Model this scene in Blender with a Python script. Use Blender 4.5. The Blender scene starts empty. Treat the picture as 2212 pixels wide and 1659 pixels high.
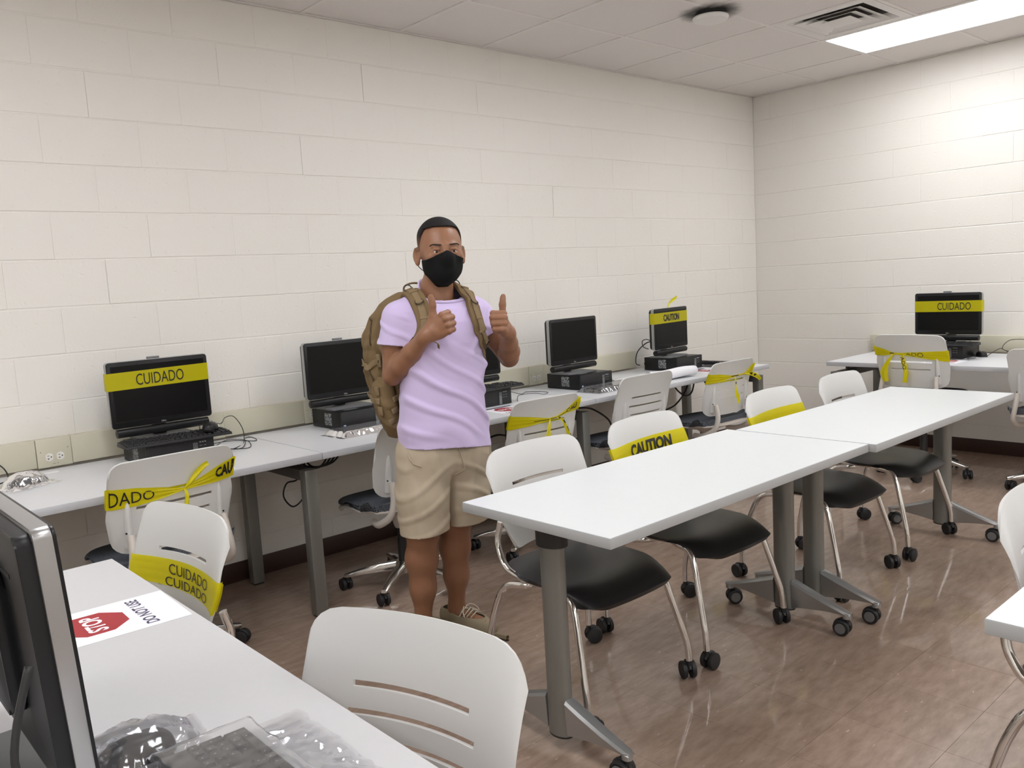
import bpy, bmesh, math, random
import numpy as np
from mathutils import Vector, Matrix, Euler

random.seed(7)
SC = bpy.context.scene
COL = SC.collection
PI = math.pi
CEIL = 2.8448            # fourteen block courses
HB, WB = 0.2032, 0.4064  # block module
X0, Y0 = -8.94, -7.315   # far ends of the room; the corner in view is the origin

# ------------------------------------------------------------------ camera, light, exposure
cam_data = bpy.data.cameras.new('camera')
cam = bpy.data.objects.new('camera', cam_data)
COL.objects.link(cam)
cam_data.sensor_fit = 'HORIZONTAL'
cam_data.sensor_width = 36.0
cam_data.lens = 1823.95 / 2212.0 * 36.0
cam_data.clip_start = 0.02
cam.matrix_world = Matrix((
    (0.740614, 0.122260, -0.660714, -6.4954),
    (-0.669483, 0.050415, -0.741114, -4.0359),
    (-0.057299, 0.991217, 0.119190, 1.4172),
    (0, 0, 0, 1)))
SC.camera = cam

world = bpy.data.worlds.new('world')
SC.world = world
world.use_nodes = True
world.node_tree.nodes['Background'].inputs[0].default_value = (0.9, 0.92, 1.0, 1)
world.node_tree.nodes['Background'].inputs[1].default_value = 0.05

SC.view_settings.view_transform = 'Standard'
SC.view_settings.look = 'None'
SC.view_settings.gamma = 1.0
SC.view_settings.use_curve_mapping = False
SC.view_settings.exposure = 0.0
LAMP = 11.6              # radiance of the ceiling light diffusers

# ------------------------------------------------------------------ materials
MATS = {}


def srgb(r, g, b):
    f = lambda c: (c / 255 / 12.92) if c / 255 <= 0.04045 else ((c / 255 + 0.055) / 1.055) ** 2.4
    return (f(r), f(g), f(b), 1.0)


def mat(name, color, rough=0.5, metal=0.0, spec=0.5, coat=0.0, noise=None, bump=None, **kw):
    """principled material; noise = (scale, amount[, stretch]) colour variation, bump = (scale, strength[, distance])"""
    m = bpy.data.materials.new(name)
    m.use_nodes = True
    nt = m.node_tree
    b = nt.nodes['Principled BSDF']
    b.inputs['Base Color'].default_value = color
    b.inputs['Roughness'].default_value = rough
    b.inputs['Metallic'].default_value = metal
    b.inputs['Specular IOR Level'].default_value = spec
    b.inputs['Coat Weight'].default_value = coat
    b.inputs['Coat Roughness'].default_value = kw.get('coat_rough', 0.1)
    if 'alpha' in kw:
        b.inputs['Alpha'].default_value = kw['alpha']
    if 'transmission' in kw:
        b.inputs['Transmission Weight'].default_value = kw['transmission']
    if 'sheen' in kw:
        b.inputs['Sheen Weight'].default_value = kw['sheen']
        b.inputs['Sheen Roughness'].default_value = 0.5
    if 'sss' in kw:
        b.inputs['Subsurface Weight'].default_value = kw['sss'][0]
        b.inputs['Subsurface Radius'].default_value = kw['sss'][1]
        b.inputs['Subsurface Scale'].default_value = kw['sss'][2]
    tc = nt.nodes.new('ShaderNodeTexCoord')
    if noise:
        n = nt.nodes.new('ShaderNodeTexNoise')
        n.inputs['Scale'].default_value = noise[0]
        n.inputs['Detail'].default_value = 4
        nt.links.new(tc.outputs['Object'], n.inputs['Vector'])
        mx = nt.nodes.new('ShaderNodeMix')
        mx.data_type = 'RGBA'
        lo = [c * (1 - noise[1]) for c in color[:3]] + [1]
        hi = [min(1, c * (1 + noise[1])) for c in color[:3]] + [1]
        mx.inputs[6].default_value = lo
        mx.inputs[7].default_value = hi
        nt.links.new(n.outputs['Fac'], mx.inputs[0])
        nt.links.new(mx.outputs[2], b.inputs['Base Color'])
    if bump:
        n2 = nt.nodes.new('ShaderNodeTexNoise')
        n2.inputs['Scale'].default_value = bump[0]
        n2.inputs['Detail'].default_value = 3
        nt.links.new(tc.outputs['Object'], n2.inputs['Vector'])
        bp = nt.nodes.new('ShaderNodeBump')
        bp.inputs['Strength'].default_value = bump[1]
        bp.inputs['Distance'].default_value = bump[2] if len(bump) > 2 else 0.002
        nt.links.new(n2.outputs['Fac'], bp.inputs['Height'])
        nt.links.new(bp.outputs['Normal'], b.inputs['Normal'])
    MATS[name] = m
    return m


def nodes_of(m):
    return m.node_tree, m.node_tree.nodes, m.node_tree.links, m.node_tree.nodes['Principled BSDF']


def add_translucent(m, color, fac, transparent=0.0):
    """thin plastic: part of the light goes through"""
    nt, N, L, b = nodes_of(m)
    out = N['Material Output']
    tr = N.new('ShaderNodeBsdfTranslucent')
    tr.inputs[0].default_value = color
    mx = N.new('ShaderNodeMixShader')
    mx.inputs[0].default_value = fac
    L.new(b.outputs[0], mx.inputs[1])
    L.new(tr.outputs[0], mx.inputs[2])
    last = mx
    if transparent:
        tp = N.new('ShaderNodeBsdfTransparent')
        tp.inputs[0].default_value = color
        m2 = N.new('ShaderNodeMixShader')
        m2.inputs[0].default_value = transparent
        L.new(mx.outputs[0], m2.inputs[1])
        L.new(tp.outputs[0], m2.inputs[2])
        last = m2
    L.new(last.outputs[0], out.inputs['Surface'])


# wall paint: glossy off-white over rough block, with small pits
wp = mat('wall_paint', (0.80, 0.772, 0.705, 1), rough=0.42, spec=0.4)
nt, N, L, b = nodes_of(wp)
tc = N.new('ShaderNodeTexCoord')
n1 = N.new('ShaderNodeTexNoise'); n1.inputs['Scale'].default_value = 85; n1.inputs['Detail'].default_value = 3
n2 = N.new('ShaderNodeTexNoise'); n2.inputs['Scale'].default_value = 34; n2.inputs['Detail'].default_value = 1
rp = N.new('ShaderNodeValToRGB'); rp.color_ramp.elements[0].position = 0.27; rp.color_ramp.elements[1].position = 0.33
L.new(tc.outputs['Object'], n1.inputs['Vector']); L.new(tc.outputs['Object'], n2.inputs['Vector'])
L.new(n2.outputs['Fac'], rp.inputs[0])
ma = N.new('ShaderNodeMath'); ma.operation = 'MULTIPLY_ADD'; ma.inputs[1].default_value = 0.5
L.new(n1.outputs['Fac'], ma.inputs[0]); L.new(rp.outputs[0], ma.inputs[2])
bp = N.new('ShaderNodeBump'); bp.inputs['Strength'].default_value = 0.35; bp.inputs['Distance'].default_value = 0.003
L.new(ma.outputs[0], bp.inputs['Height']); L.new(bp.outputs['Normal'], b.inputs['Normal'])
n3 = N.new('ShaderNodeTexNoise'); n3.inputs['Scale'].default_value = 1.6; n3.inputs['Detail'].default_value = 3
L.new(tc.outputs['Object'], n3.inputs['Vector'])
mx = N.new('ShaderNodeMix'); mx.data_type = 'RGBA'
mx.inputs[6].default_value = (0.80, 0.765, 0.72, 1); mx.inputs[7].default_value = (0.795, 0.785, 0.725, 1)
L.new(n3.outputs['Fac'], mx.inputs[0]); L.new(mx.outputs[2], b.inputs['Base Color'])

# floor tile: mottled brown-pink vinyl composition with pale flecks, waxed
ft = mat('floor_vinyl', (0.30, 0.2, 0.155, 1), rough=0.35, spec=0.45, coat=0.55, coat_rough=0.05)
nt, N, L, b = nodes_of(ft)
tc = N.new('ShaderNodeTexCoord')
oi = N.new('ShaderNodeObjectInfo')
mp = N.new('ShaderNodeMapping')
mp.inputs['Rotation'].default_value = (0, 0, math.radians(-22)); mp.inputs['Scale'].default_value = (1, 3.4, 1)
geo = N.new('ShaderNodeNewGeometry')
L.new(geo.outputs['Position'], mp.inputs['Vector'])
na = N.new('ShaderNodeTexNoise'); na.inputs['Scale'].default_value = 9; na.inputs['Detail'].default_value = 5; na.inputs['Roughness'].default_value = 0.62
nb = N.new('ShaderNodeTexNoise'); nb.inputs['Scale'].default_value = 27; nb.inputs['Detail'].default_value = 2
L.new(mp.outputs[0], na.inputs['Vector']); L.new(mp.outputs[0], nb.inputs['Vector'])
r1 = N.new('ShaderNodeValToRGB')
r1.color_ramp.elements[0].position = 0.34; r1.color_ramp.elements[0].color = (0.240, 0.165, 0.122, 1)
r1.color_ramp.elements[1].position = 0.66; r1.color_ramp.elements[1].color = (0.355, 0.258, 0.200, 1)
L.new(na.outputs['Fac'], r1.inputs[0])
r2 = N.new('ShaderNodeValToRGB')
r2.color_ramp.elements[0].position = 0.70; r2.color_ramp.elements[0].color = (0, 0, 0, 1)
r2.color_ramp.elements[1].position = 0.76; r2.color_ramp.elements[1].color = (1, 1, 1, 1)
L.new(nb.outputs['Fac'], r2.inputs[0])
mx = N.new('ShaderNodeMix'); mx.data_type = 'RGBA'
mx.inputs[7].default_value = (0.52, 0.42, 0.36, 1)
L.new(r2.outputs[0], mx.inputs[0]); L.new(r1.outputs[0], mx.inputs[6])
hs = N.new('ShaderNodeHueSaturation')
mr = N.new('ShaderNodeMapRange'); mr.inputs[3].default_value = 0.94; mr.inputs[4].default_value = 1.06
L.new(oi.outputs['Random'], mr.inputs[0]); L.new(mr.outputs[0], hs.inputs['Value'])
L.new(mx.outputs[2], hs.inputs['Color']); L.new(hs.outputs[0], b.inputs['Base Color'])
mat('floor_joint', (0.09, 0.062, 0.05, 1), rough=0.6)

mat('ceiling_tile_board', (0.80, 0.765, 0.745, 1), rough=0.9, spec=0.1, noise=(240, 0.10), bump=(190, 0.35, 0.003))
mat('ceiling_grid_paint', (0.80, 0.77, 0.75, 1), rough=0.5)
mat('ceiling_gap', (0.10, 0.085, 0.075, 1), rough=0.8)
mat('baseboard_vinyl', (0.040, 0.018, 0.012, 1), rough=0.4)
mat('cream_enamel', (0.60, 0.575, 0.45, 1), rough=0.38)
mat('cream_line', (0.36, 0.34, 0.27, 1), rough=0.5)
mat('outlet_white', (0.80, 0.78, 0.73, 1), rough=0.3)
mat('dark_slot', (0.012, 0.012, 0.012, 1), rough=0.6)
mat('white_enamel', (0.78, 0.77, 0.75, 1), rough=0.4)
mat('duct_dark', (0.02, 0.02, 0.02, 1), rough=0.7)
mat('soot', (0.035, 0.033, 0.032, 1), rough=0.95)

lm = bpy.data.materials.new('lamp_diffuser'); lm.use_nodes = True
em = lm.node_tree.nodes.new('ShaderNodeEmission')
em.inputs[0].default_value = (1.0, 1.005, 1.03, 1); em.inputs[1].default_value = LAMP
lm.node_tree.links.new(em.outputs[0], lm.node_tree.nodes['Material Output'].inputs['Surface'])
MATS['lamp_diffuser'] = lm


# ------------------------------------------------------------------ mesh helpers
def me_obj(name, me, m, parent=None, smooth=None):
    o = bpy.data.objects.new(name, me)
    COL.objects.link(o)
    if m is not None and len(me.materials) == 0:
        for x in (m if isinstance(m, (list, tuple)) else [m]):
            me.materials.append(MATS[x])
    if parent is not None:
        o.parent = parent
    if smooth is not None:
        me.shade_smooth()
        if smooth < 180:
            me.set_sharp_from_angle(angle=math.radians(smooth))
    return o


class MB:
    """collects shapes; build() links them as one mesh object"""

    def __init__(s):
        s.bm = bmesh.new()

    def box(s, c, d, rot=None, bevel=0.0, seg=2, mi=0):
        r = bmesh.ops.create_cube(s.bm, size=1.0)
        vs = r['verts']
        bmesh.ops.scale(s.bm, verts=vs, vec=d)
        fs = list({f for v in vs for f in v.link_faces})
        if bevel:
            es = list({e for v in vs for e in v.link_edges})
            res = bmesh.ops.bevel(s.bm, geom=es, offset=bevel, segments=seg, profile=0.5, affect='EDGES')
            vs = list({v for f in res['faces'] for v in f.verts} | {v for v in vs if v.is_valid})
            # gather the whole island
            seen = set(vs); st = list(vs)
            while st:
                v = st.pop()
                for e in v.link_edges:
                    o = e.other_vert(v)
                    if o not in seen:
                        seen.add(o); st.append(o)
            vs = list(seen)
        M = Matrix.Translation(c)
        if rot is not None:
            M = M @ (rot if isinstance(rot, Matrix) else Euler(rot).to_matrix().to_4x4())
        bmesh.ops.transform(s.bm, matrix=M, verts=vs)
        for f in {f for v in vs for f in v.link_faces}:
            f.material_index = mi
        return s

    def raw(s, verts, faces, mi=0):
        vs = [s.bm.verts.new(v) for v in verts]
        for f in faces:
            try:
                nf = s.bm.faces.new([vs[i] for i in f]); nf.material_index = mi
            except ValueError:
                pass
        return s

    def tube(s, pts, r, seg=8, cap=True, closed=False, mi=0, flat=None):
        """swept circle (r: number or list), or ellipse with flat=(a,b)"""
        P = [Vector(p) for p in pts]
        n = len(P)
        rr = r if isinstance(r, (list, tuple)) else [r] * n
        rings = []
        up = None
        for i, p in enumerate(P):
            if closed:
                t = P[(i + 1) % n] - P[i - 1]
            else:
                t = P[min(i + 1, n - 1)] - P[max(i - 1, 0)]
            t = t.normalized() if t.length > 1e-9 else Vector((0, 0, 1))
            if up is None:
                a = Vector((0, 0, 1)) if abs(t.z) < 0.9 else Vector((1, 0, 0))
                up = (a - t * a.dot(t)).normalized()
            else:
                up = (up - t * up.dot(t))
                up = up.normalized() if up.length > 1e-6 else Vector((1, 0, 0))
            sd = t.cross(up)
            ring = []
            for k in range(seg):
                an = 2 * PI * k / seg
                ca, sa = math.cos(an), math.sin(an)
                if flat:
                    ca *= flat[0]; sa *= flat[1]
                ring.append(s.bm.verts.new(p + (sd * ca + up * sa) * rr[i]))
            rings.append(ring)
        m = n if closed else n - 1
        for i in range(m):
            A, B = rings[i], rings[(i + 1) % n]
            for k in range(seg):
                f = s.bm.faces.new((A[k], A[(k + 1) % seg], B[(k + 1) % seg], B[k])); f.material_index = mi
        if cap and not closed:
            for ring, rev in ((rings[0], True), (rings[-1], False)):
                f = s.bm.faces.new(ring[::-1] if rev else ring); f.material_index = mi
        return s

    def cyl(s, p0, p1, r0, r1=None, seg=20, mi=0, bevel=0.0):
        p0, p1 = Vector(p0), Vector(p1)
        r1 = r0 if r1 is None else r1
        if bevel:
            d = (p1 - p0).normalized() * bevel
            return s.tube([p0, p0 + d * 0.3, p0 + d, p1 - d, p1 - d * 0.3, p1],
                          [max(r0 - bevel, 1e-4), r0 - bevel * 0.3, r0, r1, r1 - bevel * 0.3, max(r1 - bevel, 1e-4)], seg, mi=mi)
        return s.tube([p0, p1], [r0, r1], seg, mi=mi)

    def lathe(s, prof, seg=32, M=None, mi=0):
        """profile of (r, z) about z"""
        M = M or Matrix.Identity(4)
        rings = []
        for r, z in prof:
            if r < 1e-6:
                rings.append([s.bm.verts.new(M @ Vector((0, 0, z)))])
            else:
                rings.append([s.bm.verts.new(M @ Vector((r * math.cos(2 * PI * k / seg), r * math.sin(2 * PI * k / seg), z))) for k in range(seg)])
        for A, B in zip(rings, rings[1:]):
            for k in range(seg):
                if len(A) == 1 and len(B) == 1:
                    continue
                if len(A) == 1:
                    f = s.bm.faces.new((A[0], B[(k + 1) % seg], B[k]))
                elif len(B) == 1:
                    f = s.bm.faces.new((A[k], A[(k + 1) % seg], B[0]))
                else:
                    f = s.bm.faces.new((A[k], A[(k + 1) % seg], B[(k + 1) % seg], B[k]))
                f.material_index = mi
        return s

    def prism(s, outline, z0, z1, M=None, bevel=0.0, mi=0):
        """outline [(x,y)] extruded from z0 to z1"""
        M = M or Matrix.Identity(4)
        n = len(outline)
        lo = [s.bm.verts.new(M @ Vector((x, y, z0))) for x, y in outline]
        hi = [s.bm.verts.new(M @ Vector((x, y, z1))) for x, y in outline]
        fs = [s.bm.faces.new(lo[::-1]), s.bm.faces.new(hi)]
        for i in range(n):
            fs.append(s.bm.faces.new((lo[i], lo[(i + 1) % n], hi[(i + 1) % n], hi[i])))
        for f in fs:
            f.material_index = mi
        if bevel:
            es = list(fs[0].edges) + list(fs[1].edges)
            bmesh.ops.bevel(s.bm, geom=es, offset=bevel, segments=2, profile=0.5, affect='EDGES')
        return s

    def build(s, name, m, parent=None, smooth=35, loc=None):
        bmesh.ops.recalc_face_normals(s.bm, faces=s.bm.faces)
        me = bpy.data.meshes.new(name)
        s.bm.to_mesh(me); s.bm.free()
        o = me_obj(name, me, m, parent, smooth)
        if loc:
            o.location = loc
        return o


def thing(name, label, cat, loc=(0, 0, 0), rz=0.0, group=None):
    o = bpy.data.objects.new(name, None)
    COL.objects.link(o)
    o.empty_display_size = 0.05
    o.location = loc
    o.rotation_euler = (0, 0, rz)
    return tag(o, label, cat, group)


def tag(o, label, cat, group=None):
    o['label'] = label
    o['category'] = cat
    if group:
        o['group'] = group
    return o


def struct(o):
    o['kind'] = 'structure'
    return o


def copy_tree(o, parent=None):
    c = o.copy()
    COL.objects.link(c)
    if parent is not None:
        c.parent = parent
    for ch in list(o.children):
        copy_tree(ch, c)
    return c


def arc(cx, cy, r, a0, a1, n):
    return [(cx + r * math.cos(math.radians(a0 + (a1 - a0) * i / n)), cy + r * math.sin(math.radians(a0 + (a1 - a0) * i / n))) for i in range(n + 1)]


def rrect(w, h, r, n=5):
    """rounded rectangle outline about the origin"""
    a, b = w / 2 - r, h / 2 - r
    return arc(a, b, r, 0, 90, n) + arc(-a, b, r, 90, 180, n) + arc(-a, -b, r, 180, 270, n) + arc(a, -b, r, 270, 360, n)


def fillet(pts, r, n=5):
    """polyline with rounded corners"""
    P = [Vector(p) for p in pts]
    out = [P[0]]
    for i in range(1, len(P) - 1):
        a, b, c = P[i - 1], P[i], P[i + 1]
        u, v = (a - b), (c - b)
        d = min(r, u.length * 0.48, v.length * 0.48)
        p, q = b + u.normalized() * d, b + v.normalized() * d
        for k in range(n + 1):
            t = k / n
            out.append(p * (1 - t) ** 2 + b * 2 * t * (1 - t) + q * t ** 2)
    out.append(P[-1])
    return out


def spline(pts, n=8):
    """catmull-rom through the points"""
    P = [Vector(p) for p in pts]
    out = []
    for i in range(len(P) - 1):
        p0, p1, p2, p3 = P[max(i - 1, 0)], P[i], P[i + 1], P[min(i + 2, len(P) - 1)]
        for k in range(n):
            t = k / n
            out.append(0.5 * ((2 * p1) + (p2 - p0) * t + (2 * p0 - 5 * p1 + 4 * p2 - p3) * t * t + (3 * p1 - p0 - 3 * p2 + p3) * t ** 3))
    out.append(P[-1])
    return out


def shell(fn, nu, nv, th, mask=None, us=None, vs=None):
    """grid surface fn(u,v)->Vector, u,v in 0..1, given thickness along its normal; mask(i,j) drops cells (real holes)"""
    us = us if us is not None else [i / nu for i in range(nu + 1)]
    vs = vs if vs is not None else [j / nv for j in range(nv + 1)]
    nu, nv = len(us) - 1, len(vs) - 1
    bm = bmesh.new()
    G, H = {}, {}
    e = 1e-3
    for i, u in enumerate(us):
        for j, v in enumerate(vs):
            p = fn(u, v)
            du = fn(min(u + e, 1), v) - fn(max(u - e, 0), v)
            dv = fn(u, min(v + e, 1)) - fn(u, max(v - e, 0))
            nn = du.cross(dv)
            nn = nn.normalized() if nn.length > 1e-12 else Vector((0, 0, 1))
            t = th(u, v) if callable(th) else th
            G[i, j] = bm.verts.new(p)
            H[i, j] = bm.verts.new(p - nn * t)
    cells = {(i, j) for i in range(nu) for j in range(nv) if mask is None or not mask(us[i], us[i + 1], vs[j], vs[j + 1])}
    for i, j in cells:
        bm.faces.new((G[i, j], G[i + 1, j], G[i + 1, j + 1], G[i, j + 1]))
        bm.faces.new((H[i, j], H[i, j + 1], H[i + 1, j + 1], H[i + 1, j]))
        for (di, dj), (a, b_) in {(0, -1): ((i, j), (i + 1, j)), (1, 0): ((i + 1, j), (i + 1, j + 1)), (0, 1): ((i + 1, j + 1), (i, j + 1)), (-1, 0): ((i, j + 1), (i, j))}.items():
            if (i + di, j + dj) not in cells:
                bm.faces.new((G[b_], G[a], H[a], H[b_]))
    for v in list(bm.verts):
        if not v.link_faces:
            bm.verts.remove(v)
    return bm


def bm_obj(name, bm, m, parent=None, smooth=40):
    bmesh.ops.remove_doubles(bm, verts=bm.verts, dist=1e-6)
    bmesh.ops.recalc_face_normals(bm, faces=bm.faces)
    me = bpy.data.meshes.new(name)
    bm.to_mesh(me); bm.free()
    return me_obj(name, me, m, parent, smooth)


def text_mesh(body, height, width=None, bold=0.0, max_edge=None, spacing=1.0):
    """bmesh of flat lettering: lower left corner at the origin, x right, y up"""
    cu = bpy.data.curves.new('txt', 'FONT')
    cu.body = body
    cu.size = 1.0
    cu.offset = bold
    cu.space_character = spacing
    cu.resolution_u = 4
    o = bpy.data.objects.new('txt', cu)
    COL.objects.link(o)
    bpy.context.view_layer.update()
    dg = bpy.context.evaluated_depsgraph_get()
    me = bpy.data.meshes.new_from_object(o.evaluated_get(dg))
    bpy.data.objects.remove(o)
    bpy.data.curves.remove(cu)
    bm = bmesh.new()
    bm.from_mesh(me)
    bpy.data.meshes.remove(me)
    bmesh.ops.remove_doubles(bm, verts=bm.verts, dist=1e-4)
    xs = [v.co.x for v in bm.verts]; ys = [v.co.y for v in bm.verts]
    x0, x1, y0, y1 = min(xs), max(xs), min(ys), max(ys)
    sy = height / (y1 - y0)
    sx = width / (x1 - x0) if width else sy
    for v in bm.verts:
        v.co = Vector(((v.co.x - x0) * sx, (v.co.y - y0) * sy, 0))
    if max_edge:
        bmesh.ops.triangulate(bm, faces=bm.faces)
        for _ in range(4):
            es = [e for e in bm.edges if e.calc_length() > max_edge]
            if not es:
                break
            bmesh.ops.subdivide_edges(bm, edges=es, cuts=1)
            bmesh.ops.triangulate(bm, faces=bm.faces)
    return bm


def warp(bm, fn):
    for v in bm.verts:
        v.co = Vector(fn(v.co.x, v.co.y))
    return bm


def lettering(name, bm, m, parent):
    me = bpy.data.meshes.new(name)
    bm.to_mesh(me); bm.free()
    return me_obj(name, me, m, parent)


# ------------------------------------------------------------------ room shell
def plain(name, p, q, m, mi=0):
    """axis-aligned slab as a structure"""
    p, q = Vector(p), Vector(q)
    return struct(MB().box((p + q) / 2, (abs(q.x - p.x), abs(q.y - p.y), abs(q.z - p.z))).build(name, m, smooth=None))


def block_mesh(w, h, jx, jz, d):
    """one painted block: a shallow frustum whose face lies in the plane y=0, looking to -y; centre of the bottom edge at the origin"""
    a, b = w / 2, w / 2 - jx * 1.6
    z0, z1, z2, z3 = jz * 0.3, jz, h - jz, h - jz * 0.3
    dv = 0.0009                      # the upright joints are struck nearly flush, the bed joints deeper
    me = bpy.data.meshes.new('block')
    v = [(-a, d, z0), (a, d, z0), (a, d, z3), (-a, d, z3), (-b, 0, z1), (b, 0, z1), (b, 0, z2), (-b, 0, z2), (-a, dv, z1), (a, dv, z1), (a, dv, z2), (-a, dv, z2)]
    f = [(4, 5, 6, 7), (5, 9, 10, 6), (8, 4, 7, 11), (0, 1, 9, 5, 4, 8), (2, 3, 11, 7, 6, 10)]
    me.from_pydata(v, [], f)
    me.materials.append(MATS['wall_paint'])
    return me


def lay_blocks(wall, length, first, near, place, n_obj):
    """courses of blocks along a wall; near: distance up to which blocks are single objects"""
    cache = {}
    rest = MB()
    rnd = random.Random(3)
    cells = []
    for k in range(14):
        off = first if k % 2 == 0 else (first + WB / 2)
        edges = [0.0] if off % WB > 1e-3 else []
        e = off % WB
        while e < length + 0.2:
            edges.append(min(e, length)); e += WB
        if edges[-1] < length:
            edges.append(length)
        for a, b_ in zip(edges, edges[1:]):
            if b_ - a > 0.02:
                cells.append((a, b_, k))
    cells.sort()
    for n, (a, b_, k) in enumerate(cells):
        w = round(b_ - a, 3)
        key = (w, rnd.randrange(3))
        if key not in cache:
            cache[key] = block_mesh(w, HB, rnd.choice((0.0009, 0.0013, 0.0018)), rnd.choice((0.0034, 0.0042, 0.005)), 0.0030)
        z = CEIL - (k + 1) * HB
        push = rnd.uniform(-0.0007, 0.0007)
        M = place((a + b_) / 2, z, push)
        if n < n_obj:
            o = bpy.data.objects.new('block', cache[key])
            COL.objects.link(o)
            o.parent = wall
            o.matrix_local = M
        else:
            me = cache[key]
            rest.raw([M @ v.co for v in me.vertices], [tuple(p.vertices) for p in me.polygons])
    if len(cells) > n_obj:
        r = rest.build('block_courses', 'wall_paint', wall, smooth=None)
        r['kind'] = 'stuff'


wall_back = plain('wall_back', (X0 - 0.2, 0.0026, -0.05), (0.2, 0.2, CEIL + 0.1), 'wall_paint')
wall_back['label'] = 'long painted block wall behind the row of computers'
lay_blocks(wall_back, -X0, 0.0, 7.0, lambda s, z, p: Matrix.Translation((-s, p, z)), 260)
wall_right = plain('wall_right', (0.0026, Y0 - 0.2, -0.05), (0.2, 0.2, CEIL + 0.1), 'wall_paint')
wall_right['label'] = 'painted block wall meeting the long wall at the corner'
RZ90 = Matrix.Rotation(-PI / 2, 4, 'Z')
lay_blocks(wall_right, -Y0, 0.1585, 4.0, lambda s, z, p: Matrix.Translation((p, -s, z)) @ RZ90, 150)
w3 = plain('wall_left', (X0 - 0.2, Y0 - 0.2, -0.05), (X0, 0.2, CEIL + 0.1), 'wall_paint')
w3['label'] = 'painted wall at the far end from the corner'
w4 = plain('wall_front', (X0 - 0.2, Y0 - 0.2, -0.05), (0.2, Y0, CEIL + 0.1), 'wall_paint')
w4['label'] = 'painted wall facing the row of computers'

# floor: twelve-inch tiles over a dark joint bed
floor = plain('floor', (X0 - 0.2, Y0 - 0.2, -0.1), (0.2, 0.2, -0.0012), 'floor_joint')
floor['label'] = 'glossy brown vinyl tile floor'
T = 0.3048
tm = bpy.data.meshes.new('floor_tile')
g = 0.0006
h_ = T / 2 - g
tm.from_pydata([(-h_, -h_, 0), (h_, -h_, 0), (h_, h_, 0), (-h_, h_, 0), (-h_ - .0004, -h_ - .0004, -.0011), (h_ + .0004, -h_ - .0004, -.0011), (h_ + .0004, h_ + .0004, -.0011), (-h_ - .0004, h_ + .0004, -.0011)], [],
               [(0, 1, 2, 3), (4, 5, 1, 0), (5, 6, 2, 1), (6, 7, 3, 2), (7, 4, 0, 3)])
tm.materials.append(MATS['floor_vinyl'])
cells = []
fx, fy = -0.12, -0.07
for i in range(31):
    for j in range(26):
        x, y = fx - (i + 0.5) * T, fy - (j + 0.5) * T
        if x > X0 - T and y > Y0 - T:
            cells.append((x, y))
for j in range(26):
    cells.append((fx + T / 2, fy - (j + 0.5) * T))
for i in range(-1, 31):
    cells.append((fx - (i + 0.5) * T, fy + T / 2))
vd, cr = Vector((0.660714, 0.741114)), Vector((0.740614, -0.669483))


def seen_tile(x, y):
    d = Vector((x + 6.4954, y + 4.0359))
    z, r = d.dot(vd) * 0.993 + 1.4 * 0.119, d.dot(cr)
    return z > 1.2 and abs(r) < z * 0.68


cells.sort(key=lambda c: (not seen_tile(*c), (c[0] + 6.5) ** 2 + (c[1] + 4.04) ** 2))
rest = MB()
for n, (x, y) in enumerate(cells):
    if n < 300 and seen_tile(x, y):
        o = bpy.data.objects.new('floor_tile', tm)
        COL.objects.link(o); o.parent = floor; o.location = (x, y, 0)
    else:
        rest.raw([(x + v.co.x, y + v.co.y, v.co.z) for v in tm.vertices], [tuple(p.vertices) for p in tm.polygons])
rest.build('floor_tile_field', 'floor_vinyl', floor, smooth=None)['kind'] = 'stuff'

for nm, p, q in (('baseboard_back', (X0, -0.006, 0), (0, 0.004, 0.10)), ('baseboard_right', (-0.006, Y0, 0), (0.004, 0, 0.10))):
    pv, qv = Vector(p), Vector(q)
    o = struct(MB().box((pv + qv) / 2, (qv - pv), bevel=0.0025).build(nm, 'baseboard_vinyl'))
    o['label'] = 'dark brown vinyl baseboard along the block wall'

# ceiling: lay-in tiles in a flush metal grid
ceiling = plain('ceiling', (X0 - 0.2, Y0 - 0.2, CEIL + 0.03), (0.2, 0.2, CEIL + 0.2), 'ceiling_gap')
ceiling['label'] = 'suspended acoustic tile ceiling'
GX, GT = -0.545, 0.61
xl = [0.0] + [GX - i * GT for i in range(14)] + [X0]
yl = [-j * GT for j in range(12)] + [Y0]
LIGHTS = [(2 + 4 * a - 1, 2 + 4 * b_) for a in range(4) for b_ in range(3)]   # grid cells (i, j): lamp spans two cells in y
lamp_cells = set()
for i, j in LIGHTS:
    lamp_cells |= {(i, j), (i, j + 1)}
vent_cell = (2, 2)
tile_cache = {}
rest = MB()
for i in range(len(xl) - 1):
    for j in range(len(yl) - 1):
        if (i, j) in lamp_cells or (i, j) == vent_cell:
            continue
        xa, xb, ya, yb = xl[i + 1], xl[i], yl[j + 1], yl[j]
        w, h = round(xb - xa - 0.020, 3), round(yb - ya - 0.020, 3)
        if w < 0.03 or h < 0.03:
            continue
        c = ((xa + xb) / 2, (ya + yb) / 2, CEIL + 0.004)
        if j < 6 and i < 10:
            if (w, h) not in tile_cache:
                tile_cache[w, h] = MB().box((0, 0, 0.008), (w, h, 0.016), bevel=0.002, seg=1).build('ceiling_tile', 'ceiling_tile_board', smooth=None)
                o = tile_cache[w, h]
            else:
                o = tile_cache[w, h].copy(); COL.objects.link(o)
            o.parent = ceiling; o.location = c
        else:
            rest.box((c[0], c[1], c[2] + 0.008), (w, h, 0.016))
rest.build('ceiling_tile_field', 'ceiling_tile_board', ceiling, smooth=None)['kind'] = 'stuff'
for x in xl[1:-1]:
    MB().box((x, Y0 / 2, CEIL + 0.002), (0.023, -Y0, 0.006), bevel=0.0012, seg=1).build('grid_bar', 'ceiling_grid_paint', ceiling, smooth=None)
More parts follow.
